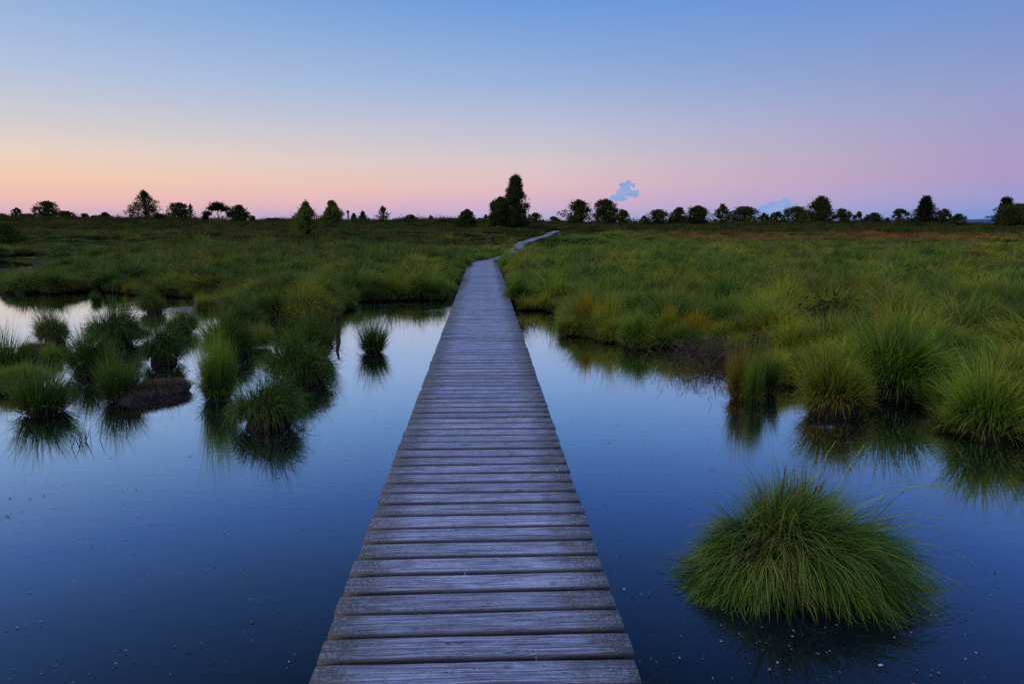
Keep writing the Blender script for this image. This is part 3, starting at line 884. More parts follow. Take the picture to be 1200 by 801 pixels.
        JJ = Join(); JJ.add(v, q, t, A)
        # spikelets along the last 45 %
        m = 70
        pts = np.array(pts)
        tpos = r2.uniform(.58, 1.0, m) * n
        i0 = np.clip(tpos.astype(int), 0, n - 1); fr = (tpos - i0)[:, None]
        o = pts[i0] * (1 - fr) + pts[i0 + 1] * fr
        dr = pts[i0 + 1] - pts[i0]; dr /= np.linalg.norm(dr, axis=1, keepdims=True)
        V, Q_, T_, A = blades(o, dr * 1.6 + r2.normal(0, .5, (m, 3)), r2.uniform(.006, .013, m), np.zeros(m), np.full(m, .0036), 2, seed, np.full(m, .6))
        JJ.add(V, Q_, T_, A)
        s_ = link('seed_stalk', JJ.mesh('seed_stalk', M['grass']), root)
        s_.color = (1.5, .55, .6, 1) if red else (2.3, 2.6, 1.6, 1)
    arcs = [((.14, 0, .24), (1, -.05, .95), .68, 1.0), ((.18, .05, .24), (1, .1, .75), .74, .95), ((.20, 0, .22), (1, -.1, .62), .62, 1.0),
            ((.25, 0, .2), (1, .1, .35), .62, .85), ((.28, -.05, .18), (1, -.1, .28), .66, 1.05), ((.25, -.1, .15), (1, -.35, .15), .55, .8),
            ((.15, .08, .25), (.55, .2, 1), .52, .7), ((.05, .08, .26), (.4, .3, 1), .50, .5), ((.28, -.12, .14), (.9, -.6, .12), .4, .9), ((.16, .02, .25), (1, .25, .85), .60, 1.0)]
    for i, (b, d, L, dr) in enumerate(arcs): stalk(b, d, L, dr, 300 + i, False)
    for i in range(13):
        bx_ = rg.normal(-.02, .07)
        stalk((bx_, rg.normal(.03, .03), h * .9), (rg.normal(.10, .14), rg.normal(0, .1), 1), rg.uniform(.27, .40), rg.uniform(.1, .5), 400 + i, True)
near_tussock()

# thin rushes standing alone in the left pool, and the dark dead stem
def rushes(px, py, top, n, spread, label, seed, dead=0.0):
    x, y = on_plane(px, py)
    mpx = (y * CP + CAMH * SP) / F
    h = (py - top) * mpx
    rg = np.random.default_rng(seed)
    o = np.stack([rg.normal(0, spread * mpx * .4, n), rg.normal(0, .03, n), np.full(n, -.02)], 1)
    d = np.stack([rg.normal(0, .22, n), rg.normal(0, .2, n), np.ones(n)], 1)
    V, Q_, T_, A = blades(o, d, h * rg.uniform(.4, 1.1, n), rg.uniform(0, .5, n), np.full(n, .006), 5, seed, np.full(n, dead), -.02, .3)
    ob = link('rush_clump', np_mesh('rush_clump', V, Q_, T_, M['grass'], False, {'blade': A}), None, (x, y, 0))
    tag(ob, label, 'rushes')
    return ob
rushes(96, 516, 481, 26, 16, 'thin sparse rushes rising from open water below the left cluster', 61)
rushes(402, 372, 350, 12, 8, 'wispy grass stems beside the dark dead stem at the bank end', 62, .2)
def dead_stem():
    x, y = on_plane(395, 394)
    v, q, t = tube([(0, 0, -.1), (.02, 0, .1), (-.01, .01, .24), (.02, 0, .38)], [.045, .036, .026, .012], 9)
    rg = np.random.default_rng(5)
    J = Join(); J.add(v, q, t)
    for i in range(8):
        a = rg.random() * 6.28; z = rg.uniform(.08, .35)
        v, q, t = tube([(0, 0, z), (.05 * math.cos(a), .05 * math.sin(a), z + .04), (.09 * math.cos(a), .09 * math.sin(a), z + .03)], [.008, .005, .002], 5)
        J.add(v, q, t)
    o = link('dead_sapling', J.mesh('dead_stem', M['bark'], True), None, (x, y, 0))
    tag(o, 'dark broken dead stem standing upright at the end of the small bank', 'dead stem')
dead_stem()

# ------------------------------------------------------------------ leafy shrubs and trees
def leaves(cent, size, seed, warm=0.15, up=0.0):
    """diamond-shaped leaf faces at the given centres"""
    rg = np.random.default_rng(seed)
    n = len(cent)
    a = rg.normal(0, 1, (n, 3)); a[:, 2] += up; a /= np.linalg.norm(a, axis=1, keepdims=True)
    b = np.cross(a, rg.normal(0, 1, (n, 3))); b /= np.linalg.norm(b, axis=1, keepdims=True)
    s = (size * rg.uniform(.6, 1.4, n))[:, None]
    V = np.stack([cent - a * s, cent + b * s * .55, cent + a * s, cent - b * s * .55], 1).reshape(-1, 3)
    Q_ = np.arange(n)[:, None] * 4 + np.arange(4)
    A = np.zeros((n, 4, 4)); A[..., 0] = .5; A[..., 1] = rg.random(n)[:, None]; A[..., 2] = (rg.random(n) < warm)[:, None]; A[..., 3] = 1
    return V, Q_, A.reshape(-1, 4)

def shrub_mesh(name, n, seed, mat, size=0.045, warm=.3, rag=0.18):
    rg = np.random.default_rng(seed)
    k = 26
    ca = rg.random(k) * 6.283; cr = np.sqrt(rg.random(k)) * .42
    cz = (.75 + .2 * rg.normal(0, 1, k)) * np.sqrt(np.clip(1 - (cr / .5) ** 2, .05, 1)) * rg.uniform(.5, 1.1, k)
    w = rg.integers(0, k, n)
    c = np.stack([cr[w] * np.cos(ca[w]) + rg.normal(0, .09, n), cr[w] * np.sin(ca[w]) + rg.normal(0, .09, n), cz[w] + rg.normal(0, rag, n)], 1)
    c[:, 2] = np.abs(c[:, 2])
    V, Q_, A = leaves(c, size, seed, warm, .5)
    return np_mesh(name, V, Q_, None, mat, False, {'blade': A})
SHRUB = [shrub_mesh('heather_a', 1500, 71, M['heather'], .034), shrub_mesh('heather_b', 1400, 72, M['heather'], .036, .45)]

def shrub(px, py, wpx, top, me, tint, label, group, z=None, name='heather_shrub'):
    x, y = on_plane(px, py, 0.1 if z is None else z)
    mpx = (y * CP + (CAMH - 0.1) * SP) / F
    o = link(name, me, None, (x, y, float(land_z(x, y)) * .8 if z is None else z))
    o.scale = (wpx * mpx, wpx * mpx, (py - top) * mpx)
    o.color = (*tint, 1)
    tag(o, label, 'shrub', group)
    return o
GH = 'heather shrubs on the right shore'
h1 = shrub(748, 378, 50, 350, SHRUB[0], (1.5, .9, 1.3), 'grey-purple heather clump behind the yellow-green shore tussocks', GH)
h2 = shrub(985, 374, 70, 345, SHRUB[1], (1.0, .9, .9), 'small dark shrub standing in the grass above the largest fluffy tussock', GH)
def twigs():
    x, y = on_plane(858, 434)
    rg = np.random.default_rng(12); n = 2600
    o = np.stack([rg.normal(0, .34, n), .3 + rg.normal(0, .2, n), np.abs(rg.normal(.12, .10, n))], 1)
    d = np.stack([rg.normal(-.1, .8, n), rg.normal(-.35, .6, n), rg.normal(.15, .45, n)], 1)
    V, Q_, T_, A = blades(o, d, rg.uniform(.06, .26, n), rg.uniform(0, 1.4, n), rg.uniform(.003, .007, n), 5, 4, rg.uniform(.8, 1, n), .004, .9)
    ob = link('dead_heather', np_mesh('dead_heather', V, Q_, T_, M['grass'], False, {'blade': A}), None, (x, y, 0))
    ob.color = (1.0, .85, 1.15, 1)
    tag(ob, 'tangled grey-brown dead heather twigs hanging over the water on the right shore', 'shrub')
twigs()
shrub(905, 415, 60, 382, SHRUB[0], (1.5, .9, 1.3), 'grey-purple heather behind the orange-tipped upright tussock', GH)
shrub(968, 392, 84, 352, SHRUB[1], (.9, .9, .8), 'dark leafy shrub in the grass behind the golden hedgehog tussock', GH)
REF['heather_a'] = h1; REF['heather_b'] = h2

def stuff(name, pts, rots, scls, idx, refs, mat, label=None):
    me = bpy.data.meshes.new(name)
    me.vertices.add(len(pts)); me.vertices.foreach_set('co', np.asarray(pts, np.float32).ravel())
    for nm, typ, data, key in (('rot', 'FLOAT_VECTOR', rots, 'vector'), ('scl', 'FLOAT_VECTOR', scls, 'vector'), ('idx', 'INT', idx, 'value')):
        a = me.attributes.new(nm, typ, 'POINT')
        a.data.foreach_set(key, np.asarray(data, np.int32 if typ == 'INT' else np.float32).ravel())
    ng = bpy.data.node_groups.new(name + '_scatter', 'GeometryNodeTree')
    ng.interface.new_socket('Geometry', in_out='INPUT', socket_type='NodeSocketGeometry')
    ng.interface.new_socket('Geometry', in_out='OUTPUT', socket_type='NodeSocketGeometry')
    N = ng.nodes; Lk = ng.links
    gi = N.new('NodeGroupInput'); go = N.new('NodeGroupOutput')
    jn = N.new('GeometryNodeJoinGeometry')
    for r in refs[::-1]:
        oi = N.new('GeometryNodeObjectInfo'); oi.inputs['Object'].default_value = r; oi.transform_space = 'ORIGINAL'
        src = oi.outputs['Geometry']
        if mat is not None:
            sm = N.new('GeometryNodeSetMaterial'); sm.inputs['Material'].default_value = mat
            Lk.new(src, sm.inputs['Geometry']); src = sm.outputs[0]
        g2 = N.new('GeometryNodeGeometryToInstance')
        Lk.new(src, g2.inputs[0]); Lk.new(g2.outputs[0], jn.inputs[0])
    ip = N.new('GeometryNodeInstanceOnPoints')
    ip.inputs['Pick Instance'].default_value = True
    Lk.new(gi.outputs[0], ip.inputs['Points']); Lk.new(jn.outputs[0], ip.inputs['Instance'])
    for nm, typ, sock in (('rot', 'FLOAT_VECTOR', 'Rotation'), ('scl', 'FLOAT_VECTOR', 'Scale'), ('idx', 'INT', 'Instance Index')):
        na = N.new('GeometryNodeInputNamedAttribute'); na.data_type = typ; na.inputs['Name'].default_value = nm
        Lk.new(na.outputs['Attribute'], ip.inputs[sock])
    Lk.new(ip.outputs[0], go.inputs[0])
    o = link(name, me)
    md = o.modifiers.new('scatter', 'NODES'); md.node_group = ng
    tag(o, label, None, None, 'stuff')
    return o

def scatter(y0, y1, step, halfw, margin=0.12, walk=0.85, jit=0.5):
    rg = np.random.default_rng(int(y0 * 7 + y1))
    ys = np.arange(y0, y1, step)
    out = []
    for y in ys:
        hw = halfw * y + 3
        xs = np.arange(-hw, hw, step)
        out.append(np.stack([xs + rg.uniform(-jit, jit, len(xs)) * step * 1.2, y + rg.uniform(-jit, jit, len(xs)) * step * 1.2], 1))
    P_ = np.concatenate(out)
    ok = (wet(P_) < -margin) & (walk_dist(P_) > walk)
    return P_[ok]

def field(name, P_, wrange, hrange, refs, mat, label, hfun=None, sink=0.02, seed=1, flat=False):
    rg = np.random.default_rng(seed)
    n = len(P_)
    z = land_z(P_[:, 0], P_[:, 1]) - sink
    w_ = rg.uniform(*wrange, n); h_ = rg.uniform(*hrange, n)
    if hfun is not None: h_ = h_ * hfun(P_)
    rot = np.stack([rg.normal(0, .05, n), rg.normal(0, .05, n), rg.normal(0, .7, n) if not flat else rg.random(n) * 6.28], 1)
    idx = rg.integers(0, len(refs), n)
    return stuff(name, np.column_stack([P_, z]), rot, np.stack([w_, w_ * rg.uniform(.85, 1.15, n), h_], 1), idx, refs, mat, label)

def shore_pts():
    rg = np.random.default_rng(55); out = []
    n = len(shore_px)
    for i in range(1, n - 1):
        a, b = POND[i], POND[i + 1]
        L_ = np.hypot(*(b - a)); m = int(L_ / .16) + 1
        t = rg.random(m)[:, None]
        out.append(a + (b - a) * t + rg.normal(0, .16, (m, 2)))
    for (qx, qy) in [(30, 452), (338, 440), (300, 408), (150, 402)]:
        c_ = np.array(on_plane(qx, qy)); out.append(c_ + rg.normal(0, .08, (2, 2)))
    P_ = np.concatenate(out)
    return P_[~((P_[:, 0] < -1) & (P_[:, 1] < 14.5) & (P_[:, 1] > 12.2)) & (walk_dist(P_) > .85) & (P_[:, 1] < 26) & (np.abs(P_[:, 0]) < 20)]
def hf(P_):
    x, y = P_[:, 0], P_[:, 1]
    f = 0.86 + 0.28 * (hnoise(x * 1.7, y * 1.7) + .3)
    # low sward in front of the small far pool on the left
    low = (x < -15.5) & (y > 19) & (y < 33)
    f = np.where(low, f * 0.40, f)
    wd_ = walk_dist(P_)
    f = f * np.where(y < 24, np.clip(0.6 + 0.4 * (wd_ - .7) / 1.0, .6, 1), 1)
    f = f * np.where((y > 42) & (wd_ < 4.5), .6, 1)
    f = f * np.where((x < -.5 * y) & (y > 33) & (y < 50), .45, 1)
    return f
Pb = scatter(5.0, 15, 0.95, 1.0, 0.25, 1.2, .42)
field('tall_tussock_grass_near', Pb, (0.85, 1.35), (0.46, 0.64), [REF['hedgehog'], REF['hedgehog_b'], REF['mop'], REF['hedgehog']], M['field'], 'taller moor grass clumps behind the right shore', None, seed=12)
Pb = scatter(15, 36, 1.05, 0.9, 0.3, 1.15, .42)
Pb = Pb[~((Pb[:, 0] < -.64 * Pb[:, 1]) & (Pb[:, 1] > 20) & (Pb[:, 1] < 35))]
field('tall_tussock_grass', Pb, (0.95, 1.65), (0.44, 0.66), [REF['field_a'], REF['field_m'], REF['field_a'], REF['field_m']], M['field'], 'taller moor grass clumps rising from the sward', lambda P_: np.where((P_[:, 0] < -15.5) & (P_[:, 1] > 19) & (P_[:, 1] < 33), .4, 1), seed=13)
Pb = scatter(36, 62, 1.7, 0.9, 0.3, 1.6, .42)
field('tall_distant_grass', Pb, (1.5, 2.6), (0.40, 0.60), [REF['field_a'], REF['field_m'], REF['far_a']], M['field'], 'taller pale grass clumps farther out', lambda P_: np.where((walk_dist(P_) < 5) | (P_[:, 0] < -.5 * P_[:, 1]) & (P_[:, 1] < 50), .5, 1), seed=14)
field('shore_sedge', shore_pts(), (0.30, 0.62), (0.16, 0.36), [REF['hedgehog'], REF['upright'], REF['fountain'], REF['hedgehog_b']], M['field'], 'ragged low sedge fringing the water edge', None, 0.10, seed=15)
P1 = scatter(4.5, 16, 0.42, 1.0, 0.05, 0.95)
field('tussock_grass_near', P1, (0.55, 0.9), (0.22, 0.40), [REF['hedgehog'], REF['hedgehog_b'], REF['upright'], REF['fountain']], M['field'], 'tall green moor grass behind the right shore', hf, seed=2)
P2 = scatter(13, 34, 0.50, 0.9, 0.05, 0.55)
P2 = P2[(P2[:, 1] > 27) | (walk_dist(P2) > 0.80)]
P2 = P2[(P2[:, 1] > 16.3)]
sight = lambda P_: ~((P_[:, 0] < -.655 * P_[:, 1] + .3) & (P_[:, 1] > 24.5) & (P_[:, 1] < 35))
P2 = P2[sight(P2)]
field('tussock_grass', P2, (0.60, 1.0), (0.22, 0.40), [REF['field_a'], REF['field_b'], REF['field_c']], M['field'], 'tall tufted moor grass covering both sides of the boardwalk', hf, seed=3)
P3 = scatter(34, 64, 0.66, 0.9, 0.1, 0.5)
keep = np.random.default_rng(4).random(len(P3)) < np.where(P3[:, 0] > 4, .96, np.clip(1.1 - (P3[:, 1] - 34) / 26, .25, 1))
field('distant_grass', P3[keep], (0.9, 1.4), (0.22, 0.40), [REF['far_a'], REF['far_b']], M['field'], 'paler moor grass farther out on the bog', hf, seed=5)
P4 = scatter(38, 132, 0.95, 0.85, 0.1, 1.2)
rgk = np.random.default_rng(8)
nn = hnoise(P4[:, 0] * .9 + 3, P4[:, 1] * .5) + rgk.normal(0, .25, len(P4))
pr = np.where(P4[:, 0] < 4, np.clip((P4[:, 1] - 34) / 14, 0, 1), np.clip((P4[:, 1] - 58) / 12, 0.04, 1))
keep = rgk.random(len(P4)) < pr
field('heather', P4[keep], (1.0, 2.4), (0.22, 0.62), [REF['heather_a'], REF['heather_b']], None, 'dark heather and bilberry scrub on the rising ground', hf, seed=6, flat=True)
P6 = scatter(100, 128, 1.6, 0.85, 0.1, 1.2)
keep = (hnoise(P6[:, 0] * .35 + 5, P6[:, 1] * .2) + rgk.normal(0, .3, len(P6))) > .12
field('horizon_scrub', P6[keep], (1.6, 4.2), (0.45, 1.2), [REF['heather_a'], REF['heather_b']], None, 'uneven low scrub along the crest of the slope', None, seed=9, flat=True)
P5 = scatter(62, 130, 1.5, 0.85, 0.1, 1.2)
keep = rgk.random(len(P5)) < 0.6
field('moor_grass', P5[keep], (1.4, 2.6), (0.25, 0.40), [REF['far_a'], REF['far_b']], M['field'], 'grass between the heather on the far slope', hf, seed=7)

# ------------------------------------------------------------------ trees
def prof(kind, t):
    if kind == 'oval': return np.sin(np.pi * np.clip(t * .86 + .14, 0, 1) ** 0.72) ** 0.7
    if kind == 'tall': return np.clip(np.sin(np.pi * np.clip(t * .90 + .10, 0, 1) ** 0.62) ** 0.6, 0, 1) * (1 - .45 * np.clip(t, 0, 1) ** 2.2)
    if kind == 'round': return np.sqrt(np.clip(1 - (2 * (t * .80 + .2) - 1) ** 2, 0, 1)) ** .9
    if kind == 'bush': return np.sqrt(np.clip(1 - t ** 2, 0, 1))
    if kind == 'airy': return np.sin(np.pi * np.clip(t * .92 + .08, 0, 1) ** 0.58) ** 0.95
    return 1 - t

def tree(label, x0, x1, top, base, d, kind, dens=1.0, tint=(1, 1, 1), group='trees along the horizon', cat='tree', nm='moor_tree', leaf='leaf', bare=0.03, lean=0.0, seed=None):
    seed = seed if seed is not None else int(x0 * 13 + top * 7)
    rg = np.random.default_rng(seed)
    px = (x0 + x1) / 2
    X, Y, Zb = at_dist(px, base, d)
    zg = float(land_z(X, Y))
    _, _, Zt = at_dist(px, top, d)
    mpx = d / F
    R = (x1 - x0) / 2 * mpx * {'cone': 1.35, 'scraggy': 1.2, 'umbrella': 1.05, 'tall': 1.05}.get(kind, 1.22)
    H = Zt - zg
    o = empty(nm, (X, Y, zg))
    tag(o, label, cat, group)
    area = (x1 - x0) * (base - top)
    J = Join()
    Jt = Join()
    ls = max(0.75 * mpx, .045)
    nl = int(min(22000, max(500, area * 8.0 * dens)))
    if kind in ('cone', 'scraggy'):
        levels = max(9, int((base - top) / (1.5 if kind == 'cone' else 2.4)))
        cs = []
        for i in range(levels):
            t = .04 + .93 * (i + rg.uniform(-.3, .3)) / levels
            r = R * (1 - t) ** (.8 if kind == 'cone' else .65) * rg.uniform(.75, 1.1)
            nb = 9 if kind == 'cone' else 5
            a0 = rg.random() * 6.28
            for b in range(nb):
                a = a0 + 6.283 * b / nb + rg.normal(0, .2)
                rr = r * rg.uniform(.55, 1.15)
                tip = np.array([math.cos(a) * rr, math.sin(a) * rr, H * t + rr * rg.uniform(-.25, .18)])
                st = np.array([0, 0, H * t])
                m = max(6, int(nl / levels / nb))
                f = rg.random(m) ** .7
                c = st + (tip - st) * f[:, None] + rg.normal(0, 1, (m, 3)) * np.array([.09, .09, .085]) * max(R, .5) * (1.1 - .6 * f[:, None])
                cs.append(c)
                v, q, t_ = tube([st, tip * .9 + st * .1], [.02 * H / 5, .006], 4); Jt.add(v, q, t_)
        C_ = np.concatenate(cs)
        C_[:, 2] = np.clip(C_[:, 2], 0.02, H)
    elif kind == 'umbrella':
        pads = [(0, 0, .93, .55), (-.35, .1, .74, .5), (.5, 0, .70, .5), (-.68, 0, .50, .34), (.72, .1, .46, .26), (.05, 0, .78, .5), (-.82, 0, .28, .2)]
        cs = []
        for (ax, ay, z, w_) in pads:
            m = int(nl / len(pads))
            cs.append(np.stack([ax * R + rg.normal(0, w_ * R * .36, m), ay * R + rg.normal(0, w_ * R * .36, m), z * H + rg.normal(0, .06 * H, m)], 1))
            v, q, t_ = tube([(0, 0, max(.2, z - .35) * H), (ax * R * .6, ay * R, (z - .07) * H), (ax * R, ay * R, z * H)], [.05, .035, .02], 5); Jt.add(v, q, t_)
        C_ = np.concatenate(cs)
    else:
        k = int(np.clip(area / 6, 18, 260))
        t0 = bare
        cs = []
        ct = rg.random(k) ** .85
        ph1, ph2 = rg.uniform(0, 6.28, 2); gap = (rg.uniform(.25, .75), rg.choice([-1, 1]))
        for i in range(k):
            t = ct[i]
            a = rg.random() * 6.283; f = math.sqrt(rg.random()) * .95
            r = R * prof(kind, np.array(t)) * (.85 + .25 * rg.random()) * (1 + (.10 if kind == 'tall' else .24) * math.sin(5.0 * t + ph1 + 1.6 * math.cos(a)) + .16 * math.sin(12 * t + ph2 + 2.2 * math.cos(a)))
            if gap[0] < t < gap[0] + .14 and math.cos(a) * gap[1] > .2 and f > .45: continue
            fr = max(0, 1)
            c = np.array([math.cos(a) * r * f, math.sin(a) * r * f, (t0 + (1 - t0) * (.03 + .93 * t)) * H])
            cr = R * rg.uniform(.12, .30) * (1.25 if kind in ('tall', 'oval') else 1) * (1 if kind != 'airy' else .68)
            m = int(nl / k * (cr / (R * .22)) ** 1.5) + 4
            off = rg.normal(0, 1, (m, 3)); off /= np.linalg.norm(off, axis=1, keepdims=True)
            off *= (rg.random(m) ** .5)[:, None] * cr * np.array([1, 1, .8])
            cs.append(c + off)
            if rg.random() < .6:
                v, q, t_ = tube([(0, 0, c[2] * .55), (c[0] * .5, c[1] * .5, c[2] * .82), tuple(c)], [.03, .02, .008], 4); Jt.add(v, q, t_)
        # a sparse filling plus stray twigs breaking the outline
        m = int(nl * .22)
        t = rg.random(m); r = R * prof(kind, t) * np.sqrt(rg.random(m)) * 1.03; a = rg.random(m) * 6.283
        cs.append(np.stack([r * np.cos(a), r * np.sin(a), (t0 + (1 - t0) * t) * H], 1))
        for i in range(int(9 + area / 45)):
            t = rg.uniform(.35, 1.0); a = rg.random() * 6.28; r = R * float(prof(kind, np.array(min(t, .97))))
            q_ = rg.uniform(1.0, 1.25); e = np.array([math.cos(a) * r * q_, math.sin(a) * r * q_, H * min(1.05, (t + rg.uniform(0, .12)))])
            s0 = e * np.array([.6, .6, .9]); m = 9
            f = rg.random(m)[:, None]
            cs.append(s0 + (e - s0) * f + rg.normal(0, .03 * R, (m, 3)))
        C_ = np.concatenate(cs)
        C_[:, 2] = np.clip(C_[:, 2], 0.0, H * 1.04)
    C_[:, 0] += lean * C_[:, 2]
    V, Q_, A = leaves(C_, ls, seed + 3, .12)
    cr_ = link('crown', np_mesh('crown', V, Q_, None, M[leaf], False, {'blade': A}), o)
    cr_.color = (*tint, 1)
    tr = max(.035, H * .016)
    v, q, t_ = tube([(0, 0, -.3), (.02 * H, 0, .3 * H), (-.01 * H + lean * .6 * H, 0, .62 * H), (lean * .92 * H, 0, .93 * H)], [tr * 1.4, tr, tr * .6, tr * .15], 7)
    Jt.add(v, q, t_)
    link('trunk', Jt.mesh('trunk', M['bark'], True), o)
    return o

G1 = 'trees along the horizon'; G2 = 'low bushes along the horizon'
TREES = [
 ('leafy round tree with a domed crown near the left picture edge', 43, 68, 236, 259, 112, 'round', 1.3),
 ('airy tall birch on the left horizon with sky showing through its crown', 155, 187, 223, 261, 112, 'airy', .75),
 ('round dense tree right of the airy tall birch on the left', 199, 222, 238, 262, 110, 'round', 1.2),
 ('thin see-through sapling touching the right side of the round left tree', 219, 230, 239, 262, 108, 'airy', .45),
 ('flat-topped umbrella pine on the left horizon', 239, 273, 238, 262, 112, 'umbrella', .9),
 ('small cone-shaped tree right of the umbrella pine', 271, 292, 241, 263, 112, 'oval', 1.3),
 ('nearer loose birch in the heath left of centre, reaching lowest down the slope', 343, 378, 236, 288, 50, 'airy', .95),
 ('dense egg-shaped tree right of the nearer loose birch', 378, 402, 236, 268, 96, 'tall', 1.5),
 ('small dark spruce just right of the far tower', 410, 420, 249, 264, 125, 'cone', 1.2),
 ('slightly taller dark spruce, second right of the far tower', 419, 432, 247, 264, 125, 'cone', 1.2),
 ('wispy half-bare sapling between the spruces and the centre', 440, 458, 241, 266, 100, 'airy', .4),
 ('low spreading tree with spiky twigs left of centre', 472, 491, 252, 265, 108, 'bush', .7),
 ('small dark pointed conifer over the low scrub left of centre', 499, 511, 252, 266, 118, 'cone', 1.3),
 ('dense bushy tree standing alone left of the big centre pair', 537, 558, 246, 274, 74, 'oval', 1.5),
 ('tiny pointed conifer tucked against the left of the centre pair', 565, 574, 251, 268, 118, 'cone', 1.2),
 ('shorter left tree of the big dark pair beside the path', 574, 601, 232, 273, 77, 'oval', 2.2),
 ('tallest tree of all, a dense oval birch beside the path at the centre', 588, 620, 205, 274, 80, 'tall', 2.4),
 ('low rounded tree just right of the tallest centre tree', 617, 637, 250, 266, 104, 'bush', 1.1),
 ('little spiky bush where the path disappears over the rise', 642, 656, 254, 267, 104, 'bush', .9),
 ('heart-shaped tree with a gap of sky low in its crown', 664, 692, 235, 265, 108, 'round', 1.2),
 ('broad tree below the larger pale cloud', 696, 722, 234, 266, 106, 'round', 1.4),
 ('smaller tree touching the right side of the tree below the cloud', 720, 738, 246, 266, 104, 'oval', 1.0),
 ('two-humped loose tree right of the cloud', 757, 783, 246, 266, 108, 'round', .85),
 ('upright oval tree right of the two-humped tree', 786, 805, 244, 266, 106, 'oval', 1.4),
 ('round full tree beside the upright oval one', 805, 830, 242, 265, 108, 'round', 1.5),
 ('loose narrow tree with a pointed top below open sky', 834, 857, 239, 264, 110, 'airy', .9),
 ('wide low tree between the loose narrow tree and the smaller cloud', 856, 889, 243, 263, 112, 'round', 1.3),
 ('small round tree below the left end of the smaller cloud', 900, 919, 249, 262, 114, 'bush', 1.3),
 ('broad lumpy tree below the smaller cloud', 917, 948, 243, 262, 112, 'round', 1.1),
 ('tall round birch rising above its neighbours on the right', 945, 974, 231, 264, 106, 'oval', 1.2),
 ('round-headed tree right of the tall round birch', 975, 997, 245, 262, 112, 'round', 1.1),
 ('very small tree in the gap on the right horizon', 1000, 1012, 248, 261, 114, 'oval', .8),
 ('small rounded tree left of the dark broad conifer', 1045, 1064, 245, 262, 112, 'round', 1.0),
 ('dark broad conifer standing highest on the right', 1066, 1100, 229, 262, 112, 'cone', 1.6),
 ('low round tree leaning against the right of the dark broad conifer', 1096, 1115, 245, 262, 110, 'bush', 1.2),
 ('scraggy larch with tiered branches at the far right', 1160, 1194, 229, 261, 108, 'scraggy', 1.1),
 ('bushy tree in front of the scraggy larch at the right edge', 1174, 1212, 239, 262, 104, 'round', 1.3),
]
for (lab, x0, x1, top, base, d, kd, dn) in TREES:
    con = kd in ('cone', 'scraggy')
    tree(lab, x0, x1, top, base, d, kd, dn, group=G1, nm='conifer' if con else 'moor_tree', leaf='needle' if con or kd == 'umbrella' else 'leaf',
         tint=(2.6, 2.4, 1.6) if 'nearer loose' in lab else (1, 1, 1))
BUSH = [
 ('low bush with a thin twiggy top near the left picture edge', 14, 27, 244, 258), ('wide dark bush at the left picture edge', -14, 14, 251, 260),
 ('low dark scrub left of the domed tree', 22, 46, 251, 260), ('flat-topped bush attached to the right of the domed tree', 64, 90, 248, 261),
 ('twin-topped small bush in the left gap', 94, 106, 250, 261), ('small low bush right of the twin-topped one', 105, 117, 253, 261),
 ('bush with an airy top halfway to the airy birch', 117, 131, 249, 261), ('low bush just left of the airy birch', 132, 146, 255, 262),
 ('bush touching the right foot of the airy birch', 178, 199, 251, 263), ('tiny twig-topped bush right of the cone-shaped tree', 294, 301, 253, 264),
 ('low flat bush in the open stretch left of the loose birch', 309, 336, 256, 266), ('longer low scrub far left of centre', 508, 528, 257, 267),
 ('low dark scrub left of the lone bushy tree', 524, 541, 256, 268), ('round dark bush between the lone bushy tree and the centre pair', 556, 570, 256, 268),
 ('thin dark bush right of the spiky path bush', 655, 668, 260, 267), ('small bush left of the two-humped tree', 749, 760, 253, 266),
 ('small bush between the wide low tree and the small round one', 888, 902, 250, 263), ('spiky low bush in the gap on the right', 1013, 1035, 250, 262),
 ('tiny round bush left of the small rounded tree', 1034, 1046, 255, 262), ('low bush at the end of the treeline before the blue hill', 1112, 1133, 251, 262),
 ('dark shrub mass low on the slope at the left picture edge', -16, 22, 262, 294),
]
for (lab, x0, x1, top, base) in BUSH:
    low = 'low on the slope' in lab
    tree(lab, x0, x1, top, base, 46 if low else 110, 'bush', 1.4, group=G2, cat='bush', nm='bush', bare=0, tint=(1.3, 1.5, 1) if low else (1, 1, 1))

# sapling pine, rusty shrub, pale twig in the right field
def pine_sapling():
    X, Y, Z_ = at_dist(1178, 290, 30)
    zg = float(land_z(X, Y))
    o = empty('pine_sapling', (X, Y, zg)); tag(o, 'stunted flat pine sapling with yellow-green tips in the grass near the right picture edge', 'sapling')
    rg = np.random.default_rng(3)
    cs = []; Jt = Join()
    v, q, t = tube([(0, 0, 0), (.02, 0, .5), (0, 0, .95)], [.03, .02, .01], 6); Jt.add(v, q, t)
    for (z, r) in ((.48, .95), (.55, .8), (.85, .7), (.92, .5)):
        for b in range(6):
            a = b * 1.05 + rg.normal(0, .2) + z
            e = np.array([math.cos(a) * r, math.sin(a) * r, z + .05])
            v, q, t = tube([(0, 0, z - .06), e], [.012, .005], 4); Jt.add(v, q, t)
            f = rg.random(60)[:, None] ** .6
            cs.append(np.array([0, 0, z]) * (1 - f) + e * f + rg.normal(0, .035, (60, 3)))
    V, Q_, A = leaves(np.concatenate(cs), .035, 4, .1)
    c = link('crown', np_mesh('crown', V, Q_, None, M['leaf'], False, {'blade': A}), o); c.color = (4.5, 3.6, 1.5, 1)
    link('trunk', Jt.mesh('trunk', M['bark'], True), o)
pine_sapling()
RUST = shrub_mesh('rusty_shrub', 900, 81, M['rust'], .05, .3, .2)
